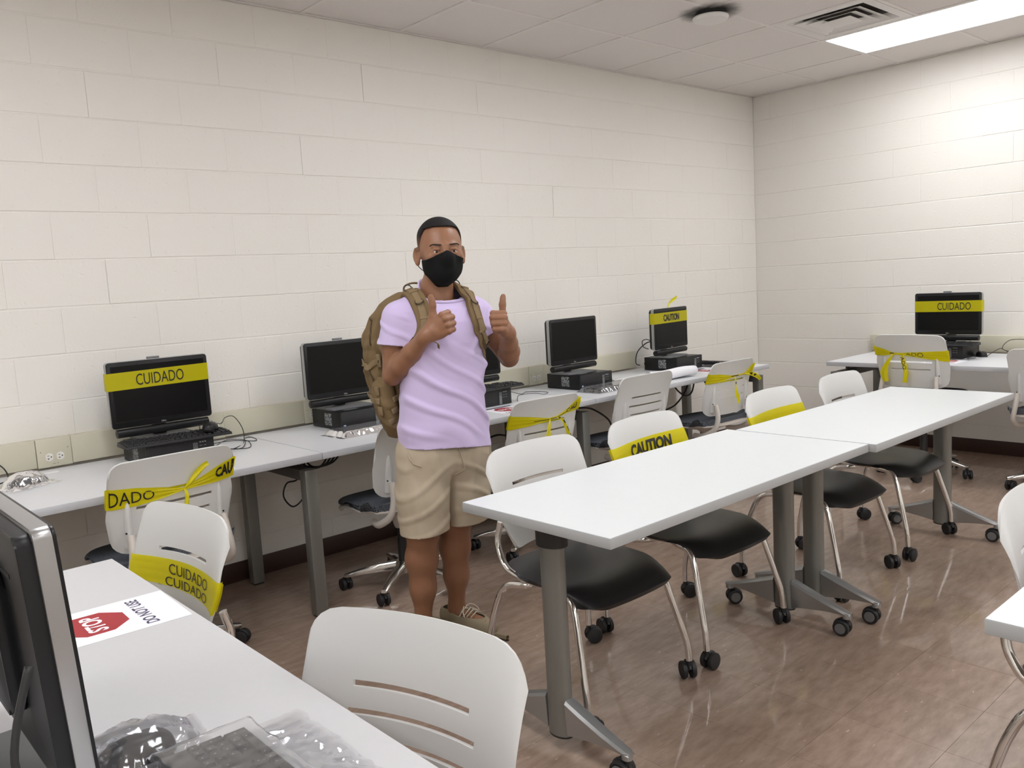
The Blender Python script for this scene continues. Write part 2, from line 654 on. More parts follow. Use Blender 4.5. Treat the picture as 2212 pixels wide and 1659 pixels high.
for j, y in enumerate(yl[1:-1]):
    # cross bars stop at the lamps, whose panels run through two cells
    stops = sorted({i for i, jj in LIGHTS if jj == j})
    a = 0.0
    for i in stops + [None]:
        b_ = X0 if i is None else xl[i]
        if a - b_ > 0.05:
            MB().box(((a + b_) / 2, y, CEIL + 0.0023), (a - b_, 0.023, 0.006), bevel=0.0012, seg=1).build('grid_bar', 'ceiling_grid_paint', ceiling, smooth=None)
        if i is not None:
            a = xl[i + 1]
for n_, (c, d) in enumerate((((X0 / 2, -0.010, CEIL + 0.001), (-X0, 0.020, 0.003)), ((-0.010, Y0 / 2, CEIL + 0.001), (0.020, -Y0, 0.003)))):
    o = struct(MB().box(c, d).box((c[0], c[1] + (0.008 if n_ == 0 else 0), c[2] + 0.012) if n_ == 0 else (c[0] + 0.008, c[1], c[2] + 0.012), (d[0], 0.003, 0.022) if n_ == 0 else (0.003, d[1], 0.022)).build('trim_%d' % (n_ + 1), 'ceiling_grid_paint', smooth=None))
    o['label'] = 'metal edge angle where ceiling meets block wall'

# ceiling lights: recessed two-by-four troffers
first = None
for n_, (i, j) in enumerate(LIGHTS):
    xa, xb = xl[i + 1], xl[i]
    ya, yb = yl[min(j + 2, len(yl) - 1)], yl[j]
    if yb - ya < 1.0:
        continue
    cx, cy = (xa + xb) / 2, (ya + yb) / 2
    if first is None:
        t = thing('ceiling_light', 'long glowing recessed ceiling light panel beside the square air vent', 'light', (cx, cy, CEIL), 0, None)
        W, Hh = 0.587, 1.197
        f = MB()
        for s in (-1, 1):
            f.box((s * (W / 2 - 0.006), 0, 0.010), (0.012, Hh, 0.022))
            f.box((0, s * (Hh / 2 - 0.006), 0.010), (W - 0.024, 0.012, 0.022))
        f.build('frame', 'white_enamel', t, smooth=None)
        MB().box((0, 0, 0.009), (W - 0.025, Hh - 0.025, 0.004)).build('diffuser', 'lamp_diffuser', t, smooth=None)
        first = t
    else:
        t = copy_tree(first)
        t['label'] = 'lit recessed ceiling light panel farther from the corner'
        t['group'] = 'ceiling light panels over the room'
        t.location = (cx, cy, CEIL)

# air diffuser: stepped square cones
i, j = vent_cell
vx, vy = (xl[i] + xl[i + 1]) / 2, (yl[j] + yl[j + 1]) / 2
t = thing('air_vent', 'square stepped metal air vent in the ceiling grid', 'vent', (vx, vy, CEIL))


def square_cone(name, a0, z0, a1, z1, th, parent, m='white_enamel'):
    v, f = [], []
    for a, z in ((a0, z0), (a1, z1), (a1, z1 + th), (a0, z0 + th)):
        v += [(-a, -a, z), (a, -a, z), (a, a, z), (-a, a, z)]
    for r in range(4):
        for k in range(4):
            f.append((r * 4 + k, r * 4 + (k + 1) % 4, ((r + 1) % 4) * 4 + (k + 1) % 4, ((r + 1) % 4) * 4 + k))
    return MB().raw(v, f).build(name, m, parent, smooth=None)


square_cone('frame', 0.290, 0.000, 0.235, 0.001, 0.003, t)
square_cone('cone', 0.235, 0.001, 0.165, 0.045, 0.002, t)
square_cone('cone', 0.200, -0.004, 0.125, 0.026, 0.002, t)
square_cone('cone', 0.150, -0.008, 0.085, 0.014, 0.002, t)
MB().box((0, 0, -0.006), (0.17, 0.17, 0.003)).build('centre_plate', 'white_enamel', t, smooth=None)
MB().box((0, 0, 0.075), (0.5, 0.5, 0.004)).build('duct_opening', 'duct_dark', t, smooth=None)

# round detector near a grid crossing, with soot streaked on the tiles around it
dx, dy = -2.315, -1.185
t = thing('ceiling_detector', 'white domed round detector on the ceiling with sooty ring', 'detector', (dx, dy, CEIL))
MB().lathe([(0.0, 0.0), (0.085, 0.0), (0.085, -0.016), (0.070, -0.020), (0.0, -0.020)], 32).build('mounting_base', 'duct_dark', t)
MB().lathe([(0.070, -0.019), (0.098, -0.024), (0.100, -0.030), (0.090, -0.044), (0.060, -0.054), (0.0, -0.058)], 40).build('dome', 'white_enamel', t)

# soot blown onto the tiles round the detector: an irregular stain on a thin skin of dust
sm = mat('soot_stain', (0.05, 0.047, 0.045, 1), rough=0.95, spec=0.05)
nt, N, L, b = nodes_of(sm)
tc = N.new('ShaderNodeTexCoord')
ln = N.new('ShaderNodeVectorMath'); ln.operation = 'LENGTH'
L.new(tc.outputs['Object'], ln.inputs[0])
nz = N.new('ShaderNodeTexNoise'); nz.inputs['Scale'].default_value = 14; nz.inputs['Detail'].default_value = 4
L.new(tc.outputs['Object'], nz.inputs['Vector'])
ad = N.new('ShaderNodeMath'); ad.operation = 'MULTIPLY_ADD'; ad.inputs[1].default_value = 0.10
L.new(nz.outputs['Fac'], ad.inputs[0]); L.new(ln.outputs['Value'], ad.inputs[2])
mr = N.new('ShaderNodeMapRange'); mr.inputs[1].default_value = 0.13; mr.inputs[2].default_value = 0.235; mr.inputs[3].default_value = 0.75; mr.inputs[4].default_value = 0.0
L.new(ad.outputs[0], mr.inputs[0]); L.new(mr.outputs[0], b.inputs['Alpha'])
MB().lathe([(0.0, -0.0016), (0.20, -0.0016)], 40).build('soot_stain', 'soot_stain', t, smooth=None)

# ------------------------------------------------------------------ furniture materials
mat('desk_laminate', (0.69, 0.70, 0.72, 1), rough=0.38, noise=(60, 0.03))
mat('desk_laminate_dimmed', (0.56, 0.56, 0.57, 1), rough=0.36, noise=(60, 0.02))  # same desk laminate, colour darkened to offset the stronger light on the near desk
mat('desk_edge', (0.52, 0.53, 0.56, 1), rough=0.4)
mat('table_laminate', (0.70, 0.73, 0.74, 1), rough=0.30, noise=(40, 0.015))
mat('table_edge', (0.42, 0.43, 0.43, 1), rough=0.45)
mat('silver_paint', (0.24, 0.24, 0.222, 1), rough=0.38, metal=0.55)
mat('silver_cast', (0.42, 0.43, 0.43, 1), rough=0.3, metal=0.75)
mat('frame_dark', (0.085, 0.08, 0.078, 1), rough=0.45, metal=0.3)
mat('chrome', (0.78, 0.77, 0.75, 1), rough=0.07, metal=1.0)
mat('polished_aluminium', (0.70, 0.69, 0.67, 1), rough=0.17, metal=1.0)
mat('black_plastic', (0.016, 0.016, 0.017, 1), rough=0.42)
mat('black_seat', (0.013, 0.0135, 0.0145, 1), rough=0.36, spec=0.5, bump=(420, 0.06, 0.001))
mat('caster_tread', (0.014, 0.014, 0.015, 1), rough=0.55)
mat('caster_hub', (0.030, 0.030, 0.031, 1), rough=0.4)
mat('hub_grey', (0.16, 0.16, 0.16, 1), rough=0.5)
mat('beige_plastic', (0.62, 0.58, 0.53, 1), rough=0.45)
bp_ = mat('white_plastic', (0.77, 0.775, 0.765, 1), rough=0.36, spec=0.45)
add_translucent(bp_, (0.85, 0.84, 0.80, 1), 0.22)
fab = mat('seat_fabric', (0.035, 0.045, 0.06, 1), rough=0.9, spec=0.15)
nt, N, L, b = nodes_of(fab)
tc = N.new('ShaderNodeTexCoord')
wv = N.new('ShaderNodeTexWave'); wv.inputs['Scale'].default_value = 95; wv.inputs['Distortion'].default_value = 7; wv.inputs['Detail Scale'].default_value = 2
L.new(tc.outputs['Object'], wv.inputs['Vector'])
rr_ = N.new('ShaderNodeValToRGB')
rr_.color_ramp.elements[0].position = 0.35; rr_.color_ramp.elements[0].color = (0.016, 0.018, 0.024, 1)
rr_.color_ramp.elements[1].position = 0.75; rr_.color_ramp.elements[1].color = (0.16, 0.175, 0.20, 1)
L.new(wv.outputs['Fac'], rr_.inputs[0]); L.new(rr_.outputs[0], b.inputs['Base Color'])
tp_ = mat('caution_tape', (0.84, 0.76, 0.012, 1), rough=0.28, spec=0.5)
add_translucent(tp_, (0.90, 0.82, 0.02, 1), 0.25, 0.30)
mat('tape_ink', (0.016, 0.014, 0.012, 1), rough=0.35)
mat('black_cable', (0.012, 0.012, 0.013, 1), rough=0.45)

ZT = 0.737

# ------------------------------------------------------------------ desks along the walls


def make_desk(name, label, x0, x1, leg_ends, loc=(0, 0, 0), rz=0.0, depth=0.762, top='desk_laminate', edge='desk_edge'):
    """local: x along the desk from x0 to x1, back edge at y=0, front at y=-depth"""
    t = thing(name, label, 'desk', loc, rz, None)
    th = 0.029
    cx, w = (x0 + x1) / 2, x1 - x0 - 0.003
    MB().box((cx, -depth / 2, ZT - th / 2), (w, depth, th), bevel=0.0022).build('desk_top', edge, t)
    tp = t.children[-1]
    MB().box((cx, -depth / 2, ZT + 0.0004), (w - 0.004, depth - 0.004, 0.0008)).build('laminate_sheet', top, tp, smooth=None)
    for e in leg_ends:
        ex = (x1 - 0.036) if e > 0 else (x0 + 0.036)
        for yy in (-depth + 0.075, -0.060):
            lg = MB().box((ex, yy, 0.335), (0.058, 0.052, 0.654), bevel=0.003).build('leg', 'silver_paint', t)
            MB().box((ex, yy, 0.0045), (0.046, 0.042, 0.009)).build('foot_glide', 'black_plastic', lg, smooth=None)
        MB().box((ex, -depth / 2 - 0.008, 0.637), (0.052, depth - 0.19, 0.048), bevel=0.003).build('cross_bar', 'frame_dark', t)
        MB().box((ex, -depth / 2, 0.684), (0.03, 0.30, 0.046)).build('top_bracket', 'frame_dark', t, smooth=None)
    MB().box((cx, -0.21, 0.692), (w - 0.12, 0.05, 0.028), bevel=0.002).build('rear_rail', 'frame_dark', t)
    MB().box((cx, -0.52, 0.695), (w - 0.12, 0.04, 0.024), bevel=0.002).build('front_rail', 'frame_dark', t)
    return t


YD = -0.050
make_desk('computer_desk', 'grey wall desk under the computer with a taped screen and loose mouse cable', -6.46, -4.735, (-1, 1), (0, YD, 0))
make_desk('computer_desk', 'grey wall desk standing behind the man', -4.735, -2.992, (1,), (0, YD, 0))
make_desk('computer_desk', 'grey wall desk nearest the room corner with rolled white paper', -2.992, -1.165, (1,), (0, YD, 0))
make_desk('computer_desk', 'grey desk against the shorter block wall under a taped computer', -1.0, 0.86, (-1, 1), (-0.118, -2.10, 0), -PI / 2, depth=0.79)
make_desk('computer_desk', 'grey desk holding the STOP notice beside the wrapped keyboard', -3.40, -1.636, (-1, 1), (-6.605, 0, 0), PI / 2, depth=0.762, top='desk_laminate_dimmed')

# ------------------------------------------------------------------ casters


def make_caster(parent, p, yaw, r=0.029, stem=0.022, tilt_hub='caster_hub'):
    """twin-wheel caster under point p (stem top); wheels are sub-parts"""
    x, y, z = p
    c, s_ = math.cos(yaw), math.sin(yaw)
    tr = 0.018                       # trail
    M = Matrix.Translation((x, y, 0)) @ Matrix.Rotation(yaw, 4, 'Z')
    body = MB()
    body.cyl(M @ Vector((0, 0, r * 1.6)), M @ Vector((0, 0, max(z, r * 2 + 0.004))), 0.0095, seg=12)
    ax = M @ Vector((-tr, 0, r))
    # hood between the wheels
    n = 9
    pts = [M @ Vector((-tr + math.cos(math.radians(a)) * r * 0.96, 0, r + math.sin(math.radians(a)) * r * 0.96)) for a in [20 + 150 * k / n for k in range(n + 1)]]
    body.tube(pts, 0.006, 6)
    body.tube([M @ Vector((-tr, -0.012, r)), M @ Vector((-tr, 0.012, r))], 0.011, 10)
    body.tube([M @ Vector((0, 0, r * 1.7)), M @ Vector((-tr, 0, r * 1.5)), M @ Vector((-tr, 0, r))], 0.008, 8)
    o = body.build('caster', 'black_plastic', parent)
    for sd in (-1, 1):
        w = MB()
        R = M @ Matrix.Translation((-tr, sd * 0.0165, r)) @ Matrix.Rotation(PI / 2, 4, 'X')
        w.lathe([(0.0, -0.009), (r * 0.82, -0.009), (r * 0.97, -0.007), (r, -0.004), (r, 0.004), (r * 0.97, 0.007), (r * 0.82, 0.009), (r * 0.74, 0.0075), (0.0, 0.0075)], 22, R)
        w.build('wheel', 'caster_tread', o)
        if tilt_hub != 'caster_hub':
            h = MB()
            R2 = M @ Matrix.Translation((-tr, sd * 0.0262, r)) @ Matrix.Rotation(PI / 2, 4, 'X')
            h.lathe([(0.0, -0.0008), (r * 0.66, -0.0008), (r * 0.66, 0.0008), (0.0, 0.0008)], 20, R2)
            h.build('hub_cap', tilt_hub, o)
    return o


# ------------------------------------------------------------------ white folding training tables


def make_table(label, x0, x1, y0, y1, zt=ZT):
    cx, cy = (x0 + x1) / 2, (y0 + y1) / 2
    t = thing('training_table', label, 'table', (cx, cy, 0))
    W, D = x1 - x0 - 0.002, y1 - y0
    th = 0.030
    MB().box((0, 0, zt - th / 2), (W, D, th), bevel=0.002).build('table_top', 'table_edge', t)
    MB().box((0, 0, zt + 0.0005), (W - 0.003, D - 0.003, 0.001)).build('laminate_sheet', 'table_laminate', t.children[-1], smooth=None)
    for s in (-1, 1):
        px = s * (W / 2 - 0.085)
        # oval post
        out = [(px + 0.030 * math.cos(a), 0.044 * math.sin(a)) for a in [2 * PI * k / 20 for k in range(20)]]
        MB().prism(out, 0.052, 0.655).build('post', 'silver_paint', t, smooth=50)
        MB().prism([(px + 0.030 * math.cos(a), 0.043 * math.sin(a)) for a in [2 * PI * k / 20 for k in range(20)]], 0.046, 0.052).build('post_cap', 'black_plastic', t, smooth=50)
        k = MB()
        k.prism([(px + 0.041 * math.cos(a), 0.054 * math.sin(a)) for a in [2 * PI * k_ / 20 for k_ in range(20)]], 0.640, 0.690)
        k.box((px - s * 0.01, 0, 0.698), (0.06, 0.30, 0.016), bevel=0.003)
        k.build('folding_bracket', 'black_plastic', t)
        MB().tube(fillet([(px - s * 0.03, -0.03, 0.685), (px - s * 0.05, -0.12, 0.668), (px - s * 0.05, -0.19, 0.676)], 0.03), 0.006, 8).build('release_lever', 'black_plastic', t)
        for d in (-1, 1):
            # tapering cast foot
            ya, yb = d * 0.040, d * 0.265
            pr = [(ya, 0.060, 0.172, 0.023), (d * 0.10, 0.070, 0.150, 0.023), (d * 0.18, 0.080, 0.122, 0.021), (yb, 0.086, 0.096, 0.0165), (yb + d * 0.012, 0.088, 0.093, 0.0125)]
            rings = []
            v, f = [], []
            for (yy, zl, zh, hw) in pr:
                b0 = len(v)
                v += [(px - hw * 0.72, yy, zl), (px + hw * 0.72, yy, zl), (px + hw, yy, zh - 0.012), (px + hw * 0.72, yy, zh - 0.003), (px, yy, zh), (px - hw * 0.72, yy, zh - 0.003), (px - hw, yy, zh - 0.012)]
                rings.append(b0)
            for a, b_ in zip(rings, rings[1:]):
                for q in range(7):
                    f.append((a + q, a + (q + 1) % 7, b_ + (q + 1) % 7, b_ + q))
            f.append(tuple(range(rings[0], rings[0] + 7))[::-1]); f.append(tuple(range(rings[-1], rings[-1] + 7)))
            m_ = MB().raw(v, f)
            m_.cyl((px, yb - d * 0.004, 0.068), (px, yb - d * 0.004, 0.090), 0.0165, seg=16)
            m_.build('foot', 'silver_cast', t, smooth=40)
            make_caster(t, (px, yb - d * 0.004, 0.07), PI * 0.62 * d + 0.5, r=0.031, tilt_hub='hub_grey')
    return t


make_table('white folding table with a post and caster feet, nearer the man', -4.897, -3.431, -2.592, -1.972)
make_table('white folding table pushed end to end toward the shorter wall', -3.427, -1.935, -2.618, -2.010)
make_table('white folding table standing apart with one corner over a chrome chair', -4.838, -3.34, -4.085, -3.474)

# ------------------------------------------------------------------ chairs
BTOP, BBOT = 0.850, 0.505


def back_pt(u, v, task_=False):
    """front face of the moulded back: u across (0 = chair's right hand side x<0), v up; chair faces +y"""
    s = 2 * u - 1
    if task_:
        w, c, r1, r2 = 0.214 + 0.014 * min(1, v / 0.4) + 0.003 * v, 0.22, 0.048, 0.050
    else:
        w, c, r1, r2 = 0.186 + 0.040 * min(1, v / 0.5) ** 0.8 + 0.010 * v, 0.30, 0.066, 0.034
    e = max(0.0, (abs(s) - (1 - c)) / c)
    q = 1 - math.sqrt(max(0.0, 1 - e * e))
    zt, zb = BTOP - r1 * q - 0.008 * s * s, BBOT + r2 * q
    z = zb + (zt - zb) * v
    y = -0.185 - 0.020 * math.sin(min(1, v * 1.2) * PI * 0.5) - 0.010 * v - 0.030 * max(0, (v - 0.45) / 0.55) ** 2
    y += 0.052 * s * s * (1 - 0.35 * v)
    return Vector((s * w, y, z))


def make_back(parent, task_=False):
    hz = BTOP - BBOT
    sl = [((0.716, 0.54), 0.0115), ((0.666, 0.60), 0.0115), ((0.617, 0.56), 0.011)]
    vs = {0.0, 0.03, 0.07, 0.12, 0.3, 0.35, 0.5, 0.55, 0.6, 0.66, 0.72, 0.78, 0.84, 0.9, 0.95, 0.98, 1.0}
    holes = []
    for (z, fr), h in sl:
        a, b_ = (z - BBOT) / hz, (z + h - BBOT) / hz
        vs |= {a, b_}
        holes.append((a, b_, 0.5 - fr / 2, 0.5 + fr / 2))
    us = {0, 0.01, 0.03, 0.06, 0.10, 0.15, 0.85, 0.9, 0.94, 0.97, 0.99, 1.0} | {0.2 + 0.6 * k / 20 for k in range(21)} | {h[2] for h in holes} | {h[3] for h in holes}
    us = sorted(us); us = [x for i, x in enumerate(us) if i == 0 or x - us[i - 1] > 1e-4]
    vs = sorted(vs); vs = [x for i, x in enumerate(vs) if i == 0 or x - vs[i - 1] > 1e-4]

    def mask(u0, u1, v0, v1):
        um, vm = (u0 + u1) / 2, (v0 + v1) / 2
        return any(a < vm < b_ and c < um < d for a, b_, c, d in holes)
    bm = shell(lambda u, v: back_pt(u, v, task_), 0, 0, -0.0075, mask, us, vs)
    return bm_obj('backrest', bm, 'white_plastic', parent, 45)


def seat_pt(u, v, zb=0.452, dip=0.05, wid=0.232):
    s = 2 * u - 1
    w = wid * (0.90 + 0.10 * math.sin(PI * min(1, v * 0.75 + 0.15)))
    cr, cf = 0.30, 0.34
    e = max(0.0, (abs(s) - (1 - cr)) / cr)
    ef = max(0.0, (abs(s) - (1 - cf)) / cf)
    y0 = -0.185 + 0.060 * (1 - math.sqrt(max(0, 1 - e * e)))
    y1 = 0.262 - 0.085 * (1 - math.sqrt(max(0, 1 - ef * ef))) - 0.018 * s * s
    y = y0 + (y1 - y0) * v
    fv = max(0, (v - 0.66) / 0.34)
    z = zb - 0.010 * (1 - s * s) * math.sin(PI * v) - dip * fv ** 2.1 - 0.014 * abs(s) ** 5 + 0.012 * (1 - v) ** 3
    return Vector((s * w, y, z))


UU = [0, 0.008, 0.025, 0.05, 0.09, 0.14] + [0.2 + 0.6 * k / 10 for k in range(11)] + [0.86, 0.91, 0.95, 0.975, 0.992, 1]


def make_stack_chair():
    t = thing('stacking_chair', 'chair', 'chair')
    make_back(t)
    bm = shell(lambda u, v: seat_pt(u, v), 0, 0, lambda u, v: 0.013 + 0.011 * (1 - abs(2 * u - 1) ** 6) * (0.4 + 0.6 * v), None, UU, [0, .01, .03, .07, .13, .2, .3, .4, .5, .6, .68, .74, .8, .85, .9, .94, .97, .99, 1])
    bm_obj('seat', bm, 'black_seat', t, 60)
    MB().box((0, 0.0, 0.424), (0.36, 0.26, 0.016), bevel=0.006).build('seat_support', 'black_plastic', t)
    for s in (-1, 1):
        up = fillet([(s * 0.196, -0.196, 0.60), (s * 0.206, -0.212, 0.53), (s * 0.216, -0.165, 0.445), (s * 0.220, -0.05, 0.428), (s * 0.19, 0.03, 0.424)], 0.05, 6)
        MB().tube(up, 0.0115, 12).build('back_upright', 'chrome', t)
        rl = fillet([(s * 0.17, -0.02, 0.418), (s * 0.222, -0.045, 0.416), (s * 0.236, -0.150, 0.402), (s * 0.246, -0.196, 0.30), (s * 0.258, -0.236, 0.135), (s * 0.258, -0.236, 0.072)], 0.05, 6)
        MB().tube(rl, 0.0118, 12).build('leg', 'chrome', t)
        fl = fillet([(s * 0.17, 0.03, 0.420), (s * 0.205, 0.07, 0.420), (s * 0.214, 0.150, 0.412), (s * 0.226, 0.176, 0.35), (s * 0.258, 0.236, 0.135), (s * 0.260, 0.240, 0.072)], 0.035, 6)
        MB().tube(fl, 0.0118, 12).build('leg', 'chrome', t)
        make_caster(t, (s * 0.258, -0.236, 0.075), 0.9 * s + 0.4, r=0.031)
        make_caster(t, (s * 0.260, 0.240, 0.075), -0.5 * s + 0.5, r=0.031)
    return t


def make_task_chair():
    t = thing('task_chair', 'chair', 'chair')
    make_back(t, True)
    for s in (-1, 1):
        # rib moulded on the rear of the back, screwed to the arm below
        z0, z1 = 0.530, 0.700
        pts, rad = [], []
        for k in range(13):
            z = z0 + (z1 - z0) * k / 12
            v = (z - BBOT) / (BTOP - BBOT)
            p = back_pt(0.5 + s * 0.40, v)
            pts.append((s * 0.168, p.y - 0.004 - 0.006, z)); rad.append(0.0175 * math.sqrt(max(0.02, 1 - (max(0, k - 6) / 6.2) ** 2)))
        MB().tube(pts, rad, 12, flat=(1.0, 0.8)).build('rib', 'white_plastic', t)
        MB().cyl((s * 0.180, pts[4][1] - 0.012, 0.585), (s * 0.180, pts[4][1] - 0.0155, 0.585), 0.0035, seg=10).build('screw', 'dark_slot', t)
        arm = fillet([(s * 0.170, -0.205, 0.580), (s * 0.176, -0.226, 0.50), (s * 0.192, -0.215, 0.425), (s * 0.200, -0.12, 0.372), (s * 0.17, -0.03, 0.368)], 0.06, 7)
        MB().tube(arm, 0.0175, 12, flat=(1.0, 0.75)).build('back_arm', 'beige_plastic', t)
    bm = shell(lambda u, v: seat_pt(u, v, 0.472, 0.030, 0.240), 0, 0, lambda u, v: 0.030, None, UU, [0, .01, .03, .07, .13, .2, .3, .4, .5, .6, .68, .74, .8, .85, .9, .94, .97, .99, 1])
    bm_obj('seat_cushion', bm, 'seat_fabric', t, 60)

    def pan(u, v):
        p = seat_pt(u, v, 0.444, 0.030, 0.240)
        s = 2 * u - 1
        d = (1 - abs(s) ** 3) * math.sin(PI * v)
        return Vector((p.x, p.y, p.z))
    bm = shell(pan, 0, 0, lambda u, v: 0.006 + 0.045 * (1 - abs(2 * u - 1) ** 2.5) * max(0, 1 - (abs(v - 0.42) / 0.55) ** 2), None, UU, [0, .02, .06, .13, .2, .3, .4, .5, .6, .7, .8, .88, .94, .98, 1])
    bm_obj('seat_pan', bm, 'beige_plastic', t, 60)
    MB().lathe([(0.0, 0.300), (0.030, 0.300), (0.036, 0.315), (0.048, 0.368), (0.085, 0.392), (0.0, 0.395)], 24).build('mechanism_cone', 'beige_plastic', t)
    MB().lathe([(0.0, 0.085), (0.024, 0.085), (0.024, 0.235), (0.0215, 0.237), (0.0215, 0.31), (0.0, 0.312)], 22).build('gas_column', 'black_plastic', t)
    MB().tube([(0.10, 0.02, 0.395), (0.20, 0.04, 0.392), (0.25, 0.045, 0.385)], 0.007, 8).build('height_lever', 'black_plastic', t)
    MB().lathe([(0.0, 0.070), (0.040, 0.072), (0.044, 0.085), (0.044, 0.120), (0.036, 0.128), (0.0, 0.130)], 24).build('base_hub', 'polished_aluminium', t)
    for k in range(5):
        a = 2 * PI * k / 5
        R = Matrix.Rotation(a, 4, 'Z')
        prof = [(0.035, 0.082, 0.128, 0.023), (0.12, 0.080, 0.120, 0.021), (0.21, 0.074, 0.103, 0.018), (0.275, 0.066, 0.088, 0.0155), (0.288, 0.067, 0.084, 0.0135)]
        v, f = [], []
        for (r, zl, zh, hw) in prof:
            for (ox, oz) in ((-hw * 0.8, zl), (hw * 0.8, zl), (hw, zl + (zh - zl) * 0.55), (hw * 0.62, zh - 0.002), (0, zh), (-hw * 0.62, zh - 0.002), (-hw, zl + (zh - zl) * 0.55)):
                v.append(R @ Vector((r, ox, oz)))
        for q in range(len(prof) - 1):
            for w in range(7):
                f.append((q * 7 + w, q * 7 + (w + 1) % 7, (q + 1) * 7 + (w + 1) % 7, (q + 1) * 7 + w))
        f.append(tuple(range(7))[::-1]); f.append(tuple(range(28, 35)))
        MB().raw(v, f).build('base_arm', 'polished_aluminium', t, smooth=45)
        p = R @ Vector((0.274, 0, 0.068))
        make_caster(t, tuple(p), a + (0.8 if k % 2 else 2.2), r=0.029)
    return t


def put(o, label, x, y, rz_deg, dz=0.0, group=None):
    o['label'] = label
    o['group'] = group
    o.location = (x, y, dz)
    o.rotation_euler = (0, 0, math.radians(rz_deg))
    return o


proto_s = make_stack_chair()
G_S = 'white-backed chairs with black seats on chrome caster legs'
G_T = 'white-backed task chairs with star bases'
STACK = [
    ('white-backed black-seat chair under the folding table, beside the man', -4.462, -2.070, 180),
    ('chrome-legged chair at the folding table whose white back wears CAUTION tape', -3.840, -2.072, 180),
    ('white-backed chair taped with plain yellow, tucked under the second folding table', -2.965, -2.128, 180),
    ('untaped white-backed chair at the far end of the second folding table', -2.305, -2.130, 180),
    ('bare white-backed chair with open slots, pushed up to the STOP notice desk', -5.925, -2.925, 107),
    ('white-backed chair with CUIDADO tape round its front, at the STOP notice desk', -5.882, -1.735, 98),
    ('white-backed chair tucked under the table that stands apart', -4.228, -3.590, 180),
]
stack = []
for n_, (lb, x, y, r) in enumerate(STACK):
    o = proto_s if n_ == 0 else copy_tree(proto_s)
    stack.append(put(o, lb, x, y, r, 0, G_S))

proto_t = make_task_chair()
TASK = [
    ('task chair tied with DADO and CAU tape at the first wall desk', -5.425, -0.745, 2, 0.030),
    ('untaped task chair behind the man, half hidden by his shorts', -4.300, -0.720, 0, -0.010),
    ('task chair tied with knotted yellow tape, beside the man at the wall desk', -3.530, -0.760, -3, -0.015),
    ('untaped task chair at the wall desk in front of the rolled paper', -2.725, -0.760, -2, 0.012),
    ('task chair tied with knotted tape at the wall desk beside the room corner', -1.880, -0.770, -2, 0.0),
    ('task chair tied with CUIDADO tape at the desk on the shorter wall', -0.800, -1.725, -92, 0.095),
    ('untaped task chair next to the taped one on the shorter wall', -0.815, -2.520, -90, 0.02),
]
task = []
for n_, (lb, x, y, r, dz) in enumerate(TASK):
    o = proto_t if n_ == 0 else copy_tree(proto_t)
    put(o, lb, x, y, r, 0, G_T)
    for ch in o.children:
        st = ch.name.split('.')[0]
        if st not in ('base_arm', 'base_hub', 'caster', 'gas_column'):
            ch.location.z = dz
    task.append(o)

# ------------------------------------------------------------------ wall raceway with outlets
mat('case_black', (0.007, 0.007, 0.0075, 1), rough=0.4, spec=0.35)
mat('bezel_black', (0.008, 0.008, 0.009, 1), rough=0.36, spec=0.35)
mat('screen_glass', (0.004, 0.0042, 0.0045, 1), rough=0.3, spec=0.22)
mat('monitor_back', (0.011, 0.011, 0.012, 1), rough=0.42, spec=0.35)
mat('silver_rim', (0.42, 0.42, 0.42, 1), rough=0.3, metal=0.8)
mat('logo_grey', (0.42, 0.42, 0.42, 1), rough=0.4)
mat('port_grey', (0.16, 0.165, 0.17, 1), rough=0.5)
mat('badge_blue', (0.42, 0.55, 0.78, 1), rough=0.4)
mat('jack_orange', (0.65, 0.36, 0.12, 1), rough=0.4)
mat('key_black', (0.014, 0.014, 0.015, 1), rough=0.5, spec=0.35)
mat('key_legend', (0.30, 0.30, 0.30, 1), rough=0.5)
mat('paper_white', (0.83, 0.83, 0.87, 1), rough=0.7)
mat('stop_red', (0.36, 0.022, 0.03, 1), rough=0.55)
mat('ink_navy', (0.016, 0.018, 0.055, 1), rough=0.6)
mat('ink_purple', (0.05, 0.04, 0.10, 1), rough=0.6)
mat('mouse_pad', (0.055, 0.056, 0.058, 1), rough=0.85)
# honeycomb front of the computer case
hx = mat('mesh_front', (0.008, 0.008, 0.009, 1), rough=0.45)
nt, N, L, b = nodes_of(hx)
tc = N.new('ShaderNodeTexCoord')
vo = N.new('ShaderNodeTexVoronoi'); vo.inputs['Scale'].default_value = 210; vo.inputs['Randomness'].default_value = 0.15
L.new(tc.outputs['Object'], vo.inputs['Vector'])
bpn = N.new('ShaderNodeBump'); bpn.inputs['Strength'].default_value = 0.9; bpn.inputs['Distance'].default_value = 0.002
L.new(vo.outputs['Distance'], bpn.inputs['Height']); L.new(bpn.outputs['Normal'], b.inputs['Normal'])
# printed regulatory sticker: pale blocks and lines on black
rs = mat('printed_sticker', (0.3, 0.3, 0.3, 1), rough=0.5)
nt, N, L, b = nodes_of(rs)
tc = N.new('ShaderNodeTexCoord')
mp = N.new('ShaderNodeMapping'); mp.inputs['Scale'].default_value = (1, 55, 150)
L.new(tc.outputs['Object'], mp.inputs['Vector'])
wn = N.new('ShaderNodeTexNoise'); wn.inputs['Scale'].default_value = 2.2; wn.inputs['Detail'].default_value = 3
L.new(mp.outputs[0], wn.inputs['Vector'])
rp = N.new('ShaderNodeValToRGB')
rp.color_ramp.elements[0].position = 0.46; rp.color_ramp.elements[0].color = (0.015, 0.016, 0.017, 1)
rp.color_ramp.elements[1].position = 0.58; rp.color_ramp.elements[1].color = (0.40, 0.43, 0.44, 1)
L.new(wn.outputs['Fac'], rp.inputs[0]); L.new(rp.outputs[0], b.inputs['Base Color'])
